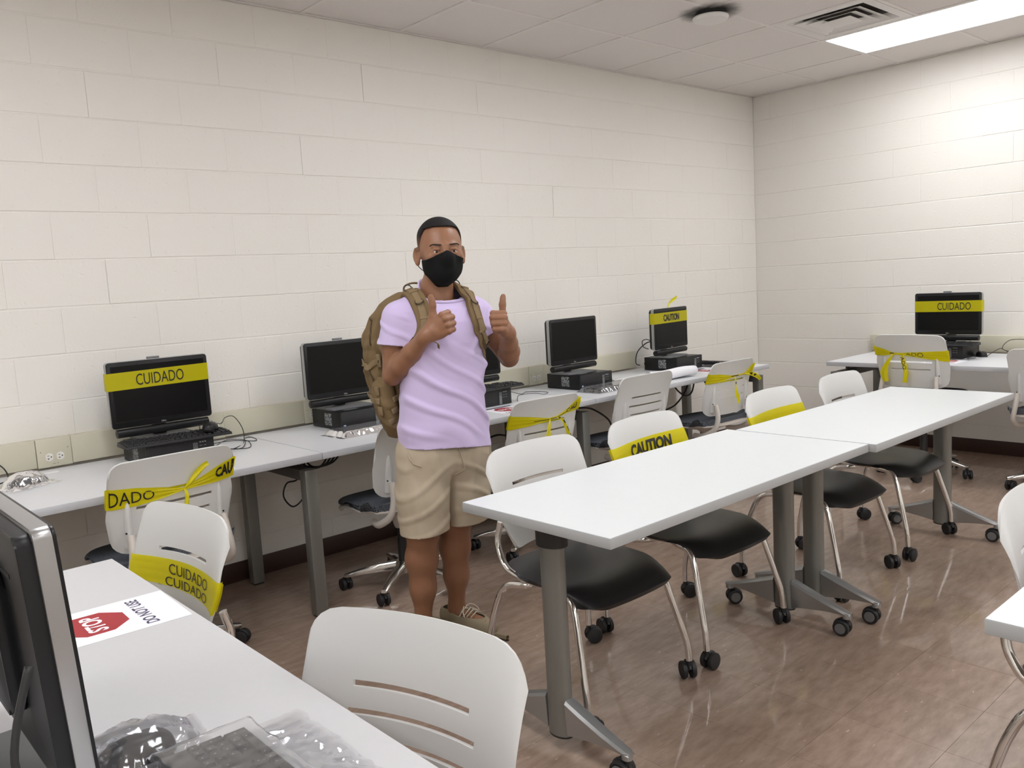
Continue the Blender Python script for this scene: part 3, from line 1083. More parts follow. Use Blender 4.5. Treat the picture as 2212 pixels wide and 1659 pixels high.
# clear film: thin, mostly see-through, with sharp sheen
cf = bpy.data.materials.new('clear_film'); cf.use_nodes = True
nt = cf.node_tree; N = nt.nodes; L = nt.links
N.remove(N['Principled BSDF'])
gl = N.new('ShaderNodeBsdfGlossy'); gl.inputs['Roughness'].default_value = 0.12; gl.inputs['Color'].default_value = (0.95, 0.95, 0.97, 1)
tpn = N.new('ShaderNodeBsdfTransparent'); tpn.inputs[0].default_value = (0.93, 0.93, 0.94, 1)
df = N.new('ShaderNodeBsdfDiffuse'); df.inputs[0].default_value = (0.75, 0.75, 0.77, 1)
fr = N.new('ShaderNodeFresnel'); fr.inputs[0].default_value = 1.5
mth = N.new('ShaderNodeMath'); mth.operation = 'MULTIPLY_ADD'; mth.inputs[1].default_value = 1.6; mth.inputs[2].default_value = 0.05
L.new(fr.outputs[0], mth.inputs[0])
ms = N.new('ShaderNodeMixShader'); L.new(mth.outputs[0], ms.inputs[0]); L.new(tpn.outputs[0], ms.inputs[1]); L.new(gl.outputs[0], ms.inputs[2])
ms2 = N.new('ShaderNodeMixShader'); ms2.inputs[0].default_value = 0.07; L.new(ms.outputs[0], ms2.inputs[1]); L.new(df.outputs[0], ms2.inputs[2])
L.new(ms2.outputs[0], N['Material Output'].inputs['Surface'])
MATS['clear_film'] = cf


def outlet_plate(t, cx, zc, hw, hh, yf, kind):
    p = MB().box((cx, yf + 0.002, zc), (2 * hw, 0.006, 2 * hh), bevel=0.0015).build('outlet_plate', 'cream_enamel', t)
    for sx, sz in ((-hw * 0.78, 0.006), (hw * 0.80, 0.014)):
        MB().cyl((cx + sx, yf - 0.0005, zc + sz), (cx + sx, yf - 0.0022, zc + sz), 0.0028, seg=10).build('plate_screw', 'cream_line', p)
    if kind == 'power':
        for sx in (-0.0215, 0.0215):
            c = (cx + sx, yf - 0.001, zc - hh * 0.30)
            R = Matrix.Translation(c) @ Matrix.Rotation(PI / 2, 4, 'X')
            m_ = MB()
            out = [(0.0172 * math.cos(a), 0.0172 * math.sin(a)) for a in [2 * PI * k / 28 for k in range(28)]]
            out = [(max(-0.0145, min(0.0145, x)), y) for x, y in out]
            m_.prism(out, -0.002, 0.0022, R)
            rc = m_.build('receptacle', 'outlet_white', p)
            s_ = MB()
            s_.box((c[0] - 0.004, c[1] - 0.0024, c[2] + 0.006), (0.008, 0.0008, 0.0022))
            s_.box((c[0] - 0.004, c[1] - 0.0024, c[2] - 0.006), (0.0085, 0.0008, 0.0022))
            s_.box((c[0] - 0.004, c[1] - 0.0024, c[2] - 0.0085), (0.0022, 0.0008, 0.005))
            s_.cyl((c[0] + 0.007, c[1] - 0.002, c[2]), (c[0] + 0.007, c[1] - 0.0028, c[2]), 0.0028, seg=10)
            s_.build('receptacle_slot', 'dark_slot', rc, smooth=None)
        for mx0, mw in ((-0.005, 0.012), (0.009, 0.007)):
            MB().box((cx + mx0, yf - 0.0016, zc - hh * 0.78), (mw, 0.0006, 0.003)).build('plate_marking', 'cream_line', p, smooth=None)
    elif kind == 'data':
        for sx, mm in ((-0.022, 'outlet_white'), (0.0, 'jack_orange'), (0.022, 'outlet_white')):
            MB().box((cx + sx, yf - 0.004, zc), (0.016, 0.012, 0.020), bevel=0.001).build('data_jack', mm, p)
    return p


t = thing('wall_raceway', 'cream metal power raceway with outlets running along the long wall above the desks', 'raceway', (0, 0, 0))
RZ0, RZ1, RY = 0.748, 0.868, -0.044
cuts = [(X0, -7.20, 'c'), (-7.20, -5.660, 'c'), (-5.660, -5.522, 'p'), (-5.522, -4.955, 'c'), (-4.955, -4.835, 'd'), (-4.835, -4.402, 'c'), (-4.402, -4.27, 'p'), (-4.27, -3.40, 'c'), (-3.40, -2.786, 'c'), (-2.786, -2.662, 'p'), (-2.662, -2.600, 'j'), (-2.600, -2.42, 'c'), (-2.42, -2.30, 'd'), (-2.30, -1.70, 'c')]
zc, hh = (RZ0 + RZ1) / 2, (RZ1 - RZ0) / 2
for a, b_, k in cuts:
    cx, w = (a + b_) / 2, b_ - a
    if k in 'cj':
        MB().box((cx, RY / 2, zc), (w - 0.0012, -RY, 2 * hh), bevel=0.003).build('raceway_cover', 'cream_enamel', t)
    else:
        MB().box((cx, RY / 2, zc), (w - 0.0012, -RY, 2 * hh), bevel=0.003).build('raceway_cover', 'cream_enamel', t)
        outlet_plate(t, cx, zc, w / 2 - 0.001, hh + 0.002, RY - 0.003, 'power' if k == 'p' else 'data')
t = thing('wall_raceway', 'cream metal raceway mounted along the shorter block wall', 'raceway', (0, 0, 0))
for a, b_ in ((-2.45, -1.012), (-3.9, -2.45), (-5.4, -3.9)):
    MB().box((-0.022, (a + b_) / 2, 0.795), (0.044, b_ - a - 0.0012, 0.118), bevel=0.003).build('raceway_cover', 'cream_enamel', t)

# ------------------------------------------------------------------ computers


def make_pc():
    t = thing('desktop_computer', 'pc', 'computer')
    MB().box((0, 0.006, 0.0480), (0.290, 0.278, 0.090), bevel=0.003).build('case', 'case_black', t)
    f = MB().box((0, -0.1395, 0.0478), (0.290, 0.013, 0.092), bevel=0.003).build('front_panel', 'mesh_front', t)
    MB().box((0.062, -0.1465, 0.040), (0.020, 0.004, 0.068), bevel=0.001).build('power_strip', 'port_grey', f)
    MB().lathe([(0.0055, 0), (0.0068, 0), (0.0068, 0.001), (0.0055, 0.001)], 20, Matrix.Translation((0.062, -0.1485, 0.062)) @ Matrix.Rotation(PI / 2, 4, 'X')).build('power_button', 'dark_slot', f)
    for k in range(3):
        MB().box((0.084 + k * 0.011, -0.1462, 0.074), (0.006, 0.003, 0.005)).build('status_icon', 'logo_grey', f, smooth=None)
    for k in range(4):
        MB().box((0.086 + (k % 2) * 0.018, -0.1462, 0.058 - (k // 2) * 0.014), (0.012, 0.003, 0.0035)).build('usb_port', 'port_grey', f, smooth=None)
    MB().box((-0.129, -0.1465, 0.020), (0.013, 0.002, 0.018)).build('processor_badge', 'badge_blue', f, smooth=None)
    MB().box((-0.1454, -0.015, 0.050), (0.0006, 0.066, 0.060)).build('side_sticker', 'printed_sticker', t, smooth=None)
    MB().box((-0.055, -0.085, 0.0934), (0.075, 0.022, 0.0006)).build('top_sticker', 'port_grey', t, smooth=None)
    MB().cyl((-0.12, 0.14, 0.045), (-0.12, 0.16, 0.045), 0.010, seg=12).build('power_plug', 'black_plastic', t)
    for sx in (-0.12, 0.12):
        for sy in (-0.11, 0.11):
            MB().cyl((sx, sy, 0), (sx, sy, 0.004), 0.009, seg=12).build('rubber_foot', 'caster_tread', t)
    return t


def make_monitor(w=0.436, h=0.287, z0=0.061, clip=True, bar=True):
    """stands on z=0, faces -y"""
    t = thing('monitor', 'monitor', 'monitor')
    zc = z0 + h / 2
    RX = Matrix.Translation((0, 0, zc)) @ Matrix.Rotation(PI / 2, 4, 'X')
    # prism z axis -> -y
    MB().prism(rrect(w, h, 0.013), -0.010, 0.0115, RX, bevel=0.0015).build('silver_rim', 'silver_rim', t)
    MB().prism(rrect(w - 0.004, h - 0.004, 0.0115), 0.0110, 0.0165, RX, bevel=0.001).build('bezel', 'bezel_black', t)
    MB().box((0, -0.0166, zc + 0.004), (w - 0.040, 0.0012, h - 0.050)).build('screen', 'screen_glass', t, smooth=None)
    fr = MB()
    ww, hh_ = w - 0.040, h - 0.050
    for sx in (-1, 1):
        fr.box((sx * (ww / 2 + 0.0014), -0.0168, zc + 0.004), (0.0028, 0.003, hh_ + 0.0056))
        fr.box((0, -0.0168, zc + 0.004 + sx * (hh_ / 2 + 0.0014)), (ww, 0.003, 0.0028))
    fr.build('screen_lip', 'bezel_black', t, smooth=None)
    bk = MB()
    bk.prism(rrect(w - 0.012, h - 0.012, 0.012), -0.030, -0.009, RX, bevel=0.006)
    bk.prism(rrect(w * 0.55, h * 0.62, 0.03), -0.050, -0.029, RX, bevel=0.010)
    bk.build('rear_shell', 'monitor_back', t)
    MB().box((-w * 0.28, 0.0302, z0 + h * 0.80), (w * 0.16, 0.002, 0.006)).build('vent_slot', 'dark_slot', t, smooth=None)
    MB().box((w * 0.28, 0.0302, z0 + h * 0.80), (w * 0.16, 0.002, 0.006)).build('vent_slot', 'dark_slot', t, smooth=None)
    bm = text_mesh('DELL', 0.0062, 0.021, bold=0.02)
    warp(bm, lambda x, y: (-0.0105 + x, -0.0168, z0 + 0.0075 + y))
    lettering('logo', bm, 'logo_grey', t)
    if bar:
        sb = MB()
        R = Matrix.Translation((-w * 0.455, -0.004, z0 - 0.0215)) @ Matrix.Rotation(PI / 2, 4, 'Y')
        sb.prism(rrect(0.036, 0.040, 0.014), 0, w * 0.91, R, bevel=0.003)
        sb.build('soundbar', 'case_black', t)
    cl = MB()
    cl.box((0, 0.052, z0 + h * 0.42), (0.064, 0.016, h * 0.55), bevel=0.004)
    cl.box((0, 0.056, (z0 + h * 0.3) / 2 + 0.004), (0.058, 0.022, z0 + h * 0.3 - 0.008), bevel=0.004)
    cl.build('stand_column', 'case_black', t)
    MB().prism(rrect(0.235, 0.170, 0.008), 0.0, 0.010, Matrix.Translation((0, 0.012, 0)), bevel=0.003).build('stand_base', 'port_grey', t)
    if clip:
        m_ = MB()
        m_.box((-0.01, 0.012, z0 + h + 0.0045), (0.052, 0.016, 0.009), bevel=0.002)
        m_.build('top_clip', 'port_grey', t)
    return t


def make_keyboard(single_keys=False, film=False):
    """lies on z=0, back edge at +y, about its centre"""
    t = thing('keyboard', 'keyboard', 'keyboard')
    W, D = 0.442, 0.140
    v = [(-W / 2, -D / 2, 0), (W / 2, -D / 2, 0), (W / 2, D / 2, 0), (-W / 2, D / 2, 0), (-W / 2 + .003, -D / 2 + .003, 0.011), (W / 2 - .003, -D / 2 + .003, 0.011), (W / 2 - .003, D / 2 - .003, 0.019), (-W / 2 + .003, D / 2 - .003, 0.019)]
    m_ = MB().raw(v, [(0, 3, 2, 1), (4, 5, 6, 7), (0, 1, 5, 4), (1, 2, 6, 5), (2, 3, 7, 6), (3, 0, 4, 7)])
    bmesh.ops.bevel(m_.bm, geom=list(m_.bm.edges), offset=0.0018, segments=2, profile=0.5, affect='EDGES')
    m_.build('keyboard_body', 'key_black', t)
    p = 0.0188
    x0 = -W / 2 + 0.010
    rows = []
    main = [[1] * 13 + [2], [1.5] + [1] * 12 + [1.5], [1.8] + [1] * 11 + [2.2], [2.3] + [1] * 10 + [2.7], [1.25, 1.25, 1.25, 6.25, 1.25, 1.25, 1.25, 1.25]]
    keys = []
    for r, row in enumerate(main):
        x = x0
        y = D / 2 - 0.040 - (r + 0.5) * p
        for w in row:
            keys.append((x + w * p / 2, y, w * p - 0.0025, p - 0.0028)); x += w * p
    y = D / 2 - 0.020
    for k in range(13):
        keys.append((x0 + (k + 0.5 + (k > 0) * 0.6 + (k > 4) * 0.45 + (k > 8) * 0.4) * p, y, p - 0.0025, 0.012))
    xn = x0 + 15 * p + 0.006
    for r, c in ((0, 0), (0, 1), (0, 2), (1, 0), (1, 1), (1, 2), (4, 0), (4, 1), (4, 2), (3, 1)):
        keys.append((xn + (c + 0.5) * p, D / 2 - 0.040 - (r + 0.5) * p, p - 0.0025, p - 0.0028))
    for c in range(3):
        keys.append((xn + (c + 0.5) * p, y, p - 0.0025, 0.012))
    xq = xn + 3 * p + 0.006
    for r in range(5):
        for c in range(4):
            if c == 3 and r in (2, 4):
                continue
            if r == 4 and c == 1:
                continue
            w, h, ox, oy = p, p, 0, 0
            if r == 4 and c == 0:
                w, ox = 2 * p, p / 2
            if c == 3 and r in (1, 3):
                h, oy = 2 * p, -p / 2
            keys.append((xq + (c + 0.5) * p + ox, D / 2 - 0.040 - (r + 0.5) * p + oy, w - 0.0025, h - 0.0028))
    allk = MB()
    cache = {}
    for kx, ky, kw, kh in keys:
        z = 0.011 + (ky + D / 2) / D * 0.008
        if single_keys:
            key = (round(kw, 4), round(kh, 4))
            if key not in cache:
                a, c_ = kw / 2, kh / 2
                v = [(-a, -c_, 0), (a, -c_, 0), (a, c_, 0), (-a, c_, 0), (-a + .0018, -c_ + .0016, .0052), (a - .0018, -c_ + .0016, .0052), (a - .0018, c_ - .0012, .0058), (-a + .0018, c_ - .0012, .0058)]
                me = bpy.data.meshes.new('key')
                me.from_pydata(v, [], [(4, 5, 6, 7), (0, 1, 5, 4), (1, 2, 6, 5), (2, 3, 7, 6), (3, 0, 4, 7)])
                me.materials.append(MATS['key_black'])
                cache[key] = me
            o = bpy.data.objects.new('key', cache[key]); COL.objects.link(o); o.parent = t; o.location = (kx, ky, z)
            if kw < 0.02:
                lg = MB().box((kx - 0.0025, ky + 0.0025, z + 0.0060), (0.0022, 0.0026, 0.0003)).build('key_legend', 'key_legend', o, smooth=None)
                lg.location = (-kx, -ky, -z)
        else:
            a, c_ = kw / 2, kh / 2
            v = [(kx - a, ky - c_, z), (kx + a, ky - c_, z), (kx + a, ky + c_, z), (kx - a, ky + c_, z), (kx - a + .0018, ky - c_ + .0016, z + .0052), (kx + a - .0018, ky - c_ + .0016, z + .0052), (kx + a - .0018, ky + c_ - .0012, z + .0058), (kx - a + .0018, ky + c_ - .0012, z + .0058)]
            allk.raw(v, [(4, 5, 6, 7), (0, 1, 5, 4), (1, 2, 6, 5), (2, 3, 7, 6), (3, 0, 4, 7)])
    if not single_keys:
        allk.build('key_field', 'key_black', t, smooth=None)['kind'] = 'stuff'
    return t


def make_mouse():
    """long axis x (nose at +x), on z=0"""
    t = thing('computer_mouse', 'mouse', 'mouse')

    def fn(u, v):
        a = 2 * PI * u
        ph = v * PI / 2
        rx, ry = 0.057, 0.0315
        cx, sy = math.cos(a), math.sin(a)
        k = 2.6
        rr = 1 / (abs(cx) ** k + abs(sy) ** k) ** (1 / k)
        cp = math.cos(ph) ** 0.55
        x = rx * cx * rr * cp
        y = ry * sy * rr * cp * (1 - 0.10 * (1 - (x / rx) ** 2) * 0.6)
        z = 0.004 + 0.033 * math.sin(ph) ** 0.9 * (1 - 0.18 * (x / rx) - 0.12 * (x / rx) ** 2)
        return Vector((x, y, z))
    bm = bmesh.new()
    nu, nv = 36, 14
    G = [[bm.verts.new(fn(i / nu, j / nv)) for i in range(nu)] for j in range(nv)]
    top = bm.verts.new((0, 0, 0.037))
    for j in range(nv - 1):
        for i in range(nu):
            bm.faces.new((G[j][i], G[j][(i + 1) % nu], G[j + 1][(i + 1) % nu], G[j + 1][i]))
    for i in range(nu):
        bm.faces.new((G[nv - 1][i], G[nv - 1][(i + 1) % nu], top))
    bm.faces.new([G[0][i] for i in range(nu)][::-1])
    bm_obj('mouse_shell', bm, 'bezel_black', t, 180)
    MB().tube([(0.030, -0.0035, 0.029), (0.030, 0.0035, 0.029)], 0.0085, 16).build('scroll_wheel', 'port_grey', t)
    MB().box((0, 0, 0.002), (0.098, 0.052, 0.004), bevel=0.001).build('mouse_sole', 'caster_tread', t)
    return t


def at(o, label, x, y, z, rz=0.0, group=None):
    o['label'] = label
    if group:
        o['group'] = group
    o.location = (x, y, z)
    o.rotation_euler = (0, 0, math.radians(rz))
    return o


proto_pc, proto_m, proto_k, proto_mouse = make_pc(), make_monitor(), make_keyboard(), make_mouse()
pcs = 0
PT = ZT + 0.093


def use(o, first):
    return o if first else copy_tree(o)


ST = [  # x, y of the case centre, monitor offset and turn, wording
    (-5.195, -0.290, (0.006, 0.055), 0, 0, 'with CUIDADO tape across it'),
    (-4.248, -0.258, (-0.020, 0.020), 0, 0, 'behind the brown backpack'),
    (-3.485, -0.340, (0.010, 0.045), 0, 0, 'behind the arm of the man'),
    (-2.635, -0.352, (-0.040, 0.010), 2, 0, 'blank and untaped, left of the rolled paper'),
    (-1.621, -0.315, (-0.036, -0.005), 6, 0, 'with CAUTION tape across it'),
    (-0.380, -1.722, (-0.010, 0.0), 0, 1, 'with CUIDADO tape, on the shorter wall desk'),
]
mons = []
for n_, (x, y, (ox, oy), turn, side, wd) in enumerate(ST):
    rz = -90 if side else 0
    at(use(proto_pc, n_ == 0), 'black desktop computer lying under the screen ' + wd, x, y, ZT, rz, 'black desktop computers')
    mx_, my_ = (x + ox, y + oy)
    m = at(use(proto_m, n_ == 0), 'black flat monitor ' + wd, mx_, my_, PT, rz + turn, 'black monitors on computers')
    mons.append(m)
    if n_ in (3, 4):
        for ch in list(m.children):
            if ch.name.startswith('top_clip'):
                bpy.data.objects.remove(ch)

G_K = 'black keyboards'
at(proto_k, 'black keyboard resting on the computer under the long CUIDADO screen', -5.20, -0.402, PT, -3, G_K)
at(copy_tree(proto_k), 'plastic-wrapped keyboard on the desk beside the backpack', -4.262, -0.505, ZT, 3, G_K)
at(copy_tree(proto_k), 'black keyboard lying on the computer behind the man', -3.475, -0.446, PT, 3, G_K)
at(copy_tree(proto_k), 'plastic-wrapped keyboard in front of the untaped corner-side screen', -2.590, -0.608, ZT, 2, G_K)
at(copy_tree(proto_k), 'black keyboard at the desk end beside the room corner', -1.262, -0.420, ZT, 93, G_K)
at(copy_tree(proto_k), 'black keyboard on the computer at the shorter wall', -0.528, -1.735, PT, -90, G_K)
kb = make_keyboard(True)
at(kb, 'black keyboard partly bagged in clear film beside the STOP notice desk monitor', -6.062, -3.020, ZT, 90, G_K)

G_M = 'black computer mice'
at(proto_mouse, 'black mouse resting on a keyboard beside looped cable', -5.052, -0.415, PT + 0.021, 55, G_M)
at(copy_tree(proto_mouse), 'black mouse wrapped in clear plastic on the first wall desk', -5.770, -0.345, ZT, 20, G_M)
at(copy_tree(proto_mouse), 'black mouse on the dark pad near the room corner', -1.420, -0.600, ZT, 80, G_M)
at(copy_tree(proto_mouse), 'black mouse on the desk at the shorter wall', -0.335, -1.915, ZT, 35, G_M)
at(copy_tree(proto_mouse), 'black mouse in a shiny clear bag beside the STOP notice', -6.143, -2.744, ZT, 172, G_M)
pad = tag(MB().prism(rrect(0.24, 0.20, 0.01), 0, 0.003, bevel=0.001).build('mouse_pad', 'mouse_pad'), 'dark grey mouse pad beside the corner-side computer', 'mouse pad')
pad.location = (-1.345, -0.500, ZT + 0.0008)

# the monitor whose back is toward the viewer
nm = make_monitor(0.515, 0.345, 0.068, clip=False, bar=False)
at(nm, 'monitor seen from behind with a silver edge on the STOP notice desk', -6.239, -2.6275, ZT, 90)
nm.rotation_euler = (0, 0, math.radians(90))
for ch in nm.children:
    if ch.name.split('.')[0] not in ('stand_base', 'stand_column'):
        ch.rotation_euler = (math.radians(-3), 0, 0)
    else:
        ch.location = (0, 0.055, 0)


# ------------------------------------------------------------------ clear plastic wrapping
def film(label, cat, w, d, height, loc, rz, seed, amp, name='plastic_bag', edge=0.0015):
    """crumpled clear sheet draped over something: height(x, y) gives what lies beneath"""
    from mathutils import noise as mn
    nx, ny = int(w / 0.006), int(d / 0.006)
    bm = bmesh.new()
    G = {}
    for i in range(nx + 1):
        for j in range(ny + 1):
            x, y = (i / nx - 0.5) * w, (j / ny - 0.5) * d
            q = Vector((x * 34 + seed, y * 34 - seed, seed * 0.7))
            r = 1 - abs(mn.noise(q)) * 2.2
            r2 = mn.noise(q * 2.3)
            ed = min(1, 6 * (0.5 - abs(i / nx - 0.5)), 6 * (0.5 - abs(j / ny - 0.5)))
            h = height(x, y)
            z = h + edge + amp * (0.35 + 0.65 * ed) * max(0, 0.55 * r + 0.35 * r2 + 0.35)
            ox = 0.006 * mn.noise(q * 1.3 + Vector((9, 0, 0)))
            oy = 0.006 * mn.noise(q * 1.3 + Vector((0, 9, 0)))
            G[i, j] = bm.verts.new((x + ox, y + oy, z))
    for i in range(nx):
        for j in range(ny):
            bm.faces.new((G[i, j], G[i + 1, j], G[i + 1, j + 1], G[i, j + 1]))
    o = bm_obj(name, bm, 'clear_film', None, 180)
    o.location = loc
    o.rotation_euler = (0, 0, math.radians(rz))
    return tag(o, label, cat)


def dome(a, b_, h, k=1.0):
    def f(x, y):
        q = (x / a) ** 2 + (y / b_) ** 2
        return h * max(0, 1 - q) ** 0.5 * k if q < 1 else 0
    return f


def kslab(x, y):
    ex = max(0, abs(x) - 0.222); ey = max(0, abs(y) - 0.071)
    return max(0, 0.0265 - 1.2 * max(ex, ey))


film('crumpled clear bag round the mouse beside the STOP notice', 'plastic bag', 0.21, 0.15, dome(0.092, 0.058, 0.046), (-6.140, -2.735, ZT + 0.001), 172, 3.1, 0.007)
film('crumpled clear bag round the mouse on the first wall desk', 'plastic bag', 0.20, 0.17, dome(0.085, 0.060, 0.048), (-5.772, -0.335, ZT + 0.001), 20, 8.4, 0.012)
film('clear film sleeve over the keyboard beside the backpack', 'plastic sleeve', 0.52, 0.19, kslab, (-4.262, -0.505, ZT + 0.001), 3, 5.7, 0.0025)
film('clear film sleeve over the keyboard by the untaped corner-side screen', 'plastic sleeve', 0.52, 0.19, kslab, (-2.590, -0.608, ZT + 0.001), 2, 12.9, 0.0025)
film('tight clear film over the keyboard beside the STOP notice desk monitor', 'plastic sleeve', 0.46, 0.156, lambda x, y: kslab(x, y) + 0.0005, (-6.062, -3.020, ZT + 0.001), 90, 17.3, 0.0016)
film('loose crumpled flap of clear film at the near keyboard edge', 'plastic flap', 0.40, 0.075, lambda x, y: 0.004 + 0.008 * max(0, math.sin(x * 21 + 1)) * (0.5 - y / 0.075), (-5.944, -3.000, ZT + 0.001), -90, 21.3, 0.008)

# ------------------------------------------------------------------ notices
def notice(label, x, y, rz):
    """letter sheet, top at +y"""
    t = thing('stop_notice', label, 'notice', (x, y, ZT + 0.001), math.radians(rz), 'printed STOP notices on desks')
    w, h = 0.216, 0.279
    MB().box((0, 0, 0.0002), (w, h, 0.0003)).build('sheet', 'paper_white', t, smooth=None)
    z = 0.0006
    MB().raw([(-w / 2, h / 2 - 0.028, z), (w / 2, h / 2 - 0.028, z), (w / 2, h / 2 - 0.004, z), (-w / 2, h / 2 - 0.004, z)], [(0, 1, 2, 3)]).build('printed_band', 'ink_navy', t, smooth=None)
    c = (0, 0.035)
    R = 0.072
    MB().raw([(c[0] + R * math.cos(PI / 8 + k * PI / 4), c[1] + R * math.sin(PI / 8 + k * PI / 4), z) for k in range(8)], [tuple(range(8))]).build('printed_octagon', 'stop_red', t, smooth=None)
    bm = text_mesh('STOP', 0.040, 0.104, bold=0.03)
    warp(bm, lambda a, b_: (-0.052 + a, c[1] - 0.020 + b_, z + 0.0003))
    lettering('stop_lettering', bm, 'paper_white', t)
    bm = text_mesh('DO NOT USE', 0.027, 0.178, bold=0.022)
    warp(bm, lambda a, b_: (-0.089 + a, -0.078 + b_, z))
    lettering('notice_lettering', bm, 'ink_purple', t)
    return t


notice('STOP do-not-use notice on the desk with the backward-facing monitor', -5.990, -2.112, 88)
notice('STOP do-not-use notice on the first wall desk, mostly behind a chair', -5.215, -0.640, -1)
notice('STOP do-not-use notice on the wall desk beside the lilac shirt', -3.515, -0.672, 0)
notice('STOP do-not-use notice in front of the CAUTION computer', -1.655, -0.640, -3)
notice('STOP do-not-use notice on the shorter wall desk behind a taped chair', -0.700, -1.815, -90)

# curled white paper: a big sheet whose long edges roll over
def curled(u, v):
    L_ = 0.44
    s = u * L_
    if s < 0.30:
        x, z = s, 0.004 + 0.012 * math.sin(s * 9) ** 2
    else:
        a = (s - 0.30) / 0.030
        x, z = 0.30 + 0.030 * math.sin(a), 0.0340 + 0.002 - 0.030 * math.cos(a) + 0.002
    return Vector((x - 0.15 + 0.03 * (v - 0.5), (v - 0.5) * 0.42, z + 0.004 * math.sin(v * 7 + u * 3)))


bm = shell(curled, 40, 14, 0.0012)
pr = bm_obj('paper_sheet', bm, 'paper_white', None, 180)
pr.location = (-2.130, -0.545, ZT + 0.003); pr.rotation_euler = (0, 0, math.radians(-92))
tag(pr, 'large white paper sheet with rolled edge on the wall desk', 'paper')

gr = MB()
gr.prism(rrect(0.11, 0.055, 0.006), 0, 0.004, bevel=0.001)
o = tag(gr.build('cable_grommet', 'white_enamel'), 'pale rectangular cable grommet at the back of the first wall desk', 'grommet')
o.location = (-5.66, -0.130, ZT + 0.0012)
MB().prism(rrect(0.09, 0.034, 0.004), 0.004, 0.0046).build('grommet_flap', 'desk_laminate', o)


# ------------------------------------------------------------------ cables
def cable(label, pts, r=0.0022, n=8):
    return tag(MB().tube(spline(pts, n), r, 6).build('cable', 'black_cable', None, 180), label, 'cable')


D = ZT + 0.003
cable('thin mouse cable looped over the desk beside the first computer', [(-5.02, -0.40, PT + 0.045), (-4.965, -0.33, PT + 0.03), (-4.90, -0.22, 0.868), (-4.845, -0.19, 0.862), (-4.812, -0.20, 0.80), (-4.825, -0.23, D), (-4.90, -0.33, D), (-4.935, -0.36, D), (-4.90, -0.38, D + 0.002), (-4.83, -0.26, D + 0.003), (-4.775, -0.13, D), (-4.74, -0.14, D), (-4.775, -0.25, D), (-4.86, -0.17, D + 0.006), (-4.95, -0.13, D), (-5.02, -0.12, D)], 0.0019)
cable('second thin cable crossing the looped mouse cable', [(-5.04, -0.17, D), (-4.96, -0.22, D + 0.004), (-4.90, -0.15, D + 0.004), (-4.84, -0.13, D + 0.006), (-4.80, -0.22, D), (-4.88, -0.40, D), (-4.97, -0.30, D), (-5.03, -0.25, D)], 0.0018)
cable('thin cable twisted on the desk behind the STOP notice and taped chair', [(-3.33, -0.26, D), (-3.20, -0.25, D), (-3.12, -0.20, D + 0.02), (-3.06, -0.26, D), (-3.00, -0.24, D + 0.004), (-2.94, -0.27, D), (-2.93, -0.36, D), (-3.00, -0.40, D), (-3.02, -0.33, D + 0.004), (-3.10, -0.29, D), (-3.20, -0.38, D), (-3.28, -0.47, D)], 0.0018)
cable('thin cable curling behind the mouse at the shorter wall', [(-0.30, -1.94, D), (-0.22, -1.985, 0.78), (-0.19, -2.00, 0.775), (-0.16, -2.05, D), (-0.14, -2.09, D), (-0.13, -1.98, D + 0.03), (-0.12, -2.01, 0.825), (-0.12, -2.08, 0.838), (-0.12, -2.14, 0.825), (-0.12, -2.16, 0.77)], 0.0022)
cable('thin cable looping from the mouse past the shorter wall computer', [(-0.36, -1.90, D), (-0.42, -1.88, D), (-0.50, -1.885, D), (-0.50, -1.905, D), (-0.44, -1.915, D)], 0.0018)
cable('black power cable arching behind the CAUTION monitor', [(-1.80, -0.155, ZT + 0.04), (-1.87, -0.18, 0.80), (-1.90, -0.22, 0.88), (-1.85, -0.25, 0.935), (-1.78, -0.25, 0.945), (-1.76, -0.26, 0.92)], 0.004)
cable('black video cable looped beside the CAUTION monitor', [(-1.80, -0.24, 0.895), (-1.855, -0.24, 0.915), (-1.865, -0.24, 0.955), (-1.82, -0.24, 0.965), (-1.77, -0.24, 0.95)], 0.003)
cable('thin cables tangled beside the untaped corner-side computer', [(-2.475, -0.30, D + 0.05), (-2.44, -0.34, D + 0.055), (-2.42, -0.40, D + 0.03), (-2.38, -0.44, D), (-2.33, -0.45, D), (-2.40, -0.36, D), (-2.46, -0.34, D), (-2.40, -0.45, D), (-2.36, -0.50, D)], 0.0022)
cable('thin cable dropping at the edge of the first wall desk', [(-5.90, -0.02, 0.86), (-5.80, -0.055, 0.79), (-5.785, -0.11, D), (-5.83, -0.20, D), (-5.90, -0.24, D)], 0.0028)
cable('pair of thin cables leading into the bagged mouse', [(-5.98, -0.26, D), (-5.88, -0.27, D), (-5.82, -0.30, D + 0.005), (-5.80, -0.33, D + 0.01)], 0.0022)
cable('black cable loop hanging under the first desk joint', [(-4.62, -0.40, 0.66), (-4.635, -0.37, 0.545), (-4.69, -0.36, 0.53), (-4.712, -0.36, 0.47), (-4.67, -0.36, 0.412), (-4.615, -0.36, 0.44), (-4.598, -0.37, 0.52), (-4.62, -0.42, 0.62)], 0.004)
for k in range(4):
    dx = k * 0.022
    cable('black cable sagging under the desk joint beside the DADO chair', [(-4.80 + dx * 2, -0.50, 0.675), (-4.74 + dx, -0.60, 0.650 - 0.004 * k), (-4.66 + dx, -0.64, 0.640 + 0.003 * k), (-4.59 + dx, -0.62, 0.700), (-4.57 + dx, -0.60, 0.705)], 0.0045)['group'] = 'cables sagging under the first desk joint'
cable('black cable drooping under the desk behind the man', [(-3.55, -0.20, 0.47), (-3.42, -0.20, 0.462), (-3.30, -0.20, 0.495), (-3.215, -0.20, 0.506), (-3.13, -0.20, 0.490), (-3.03, -0.20, 0.50)], 0.006)
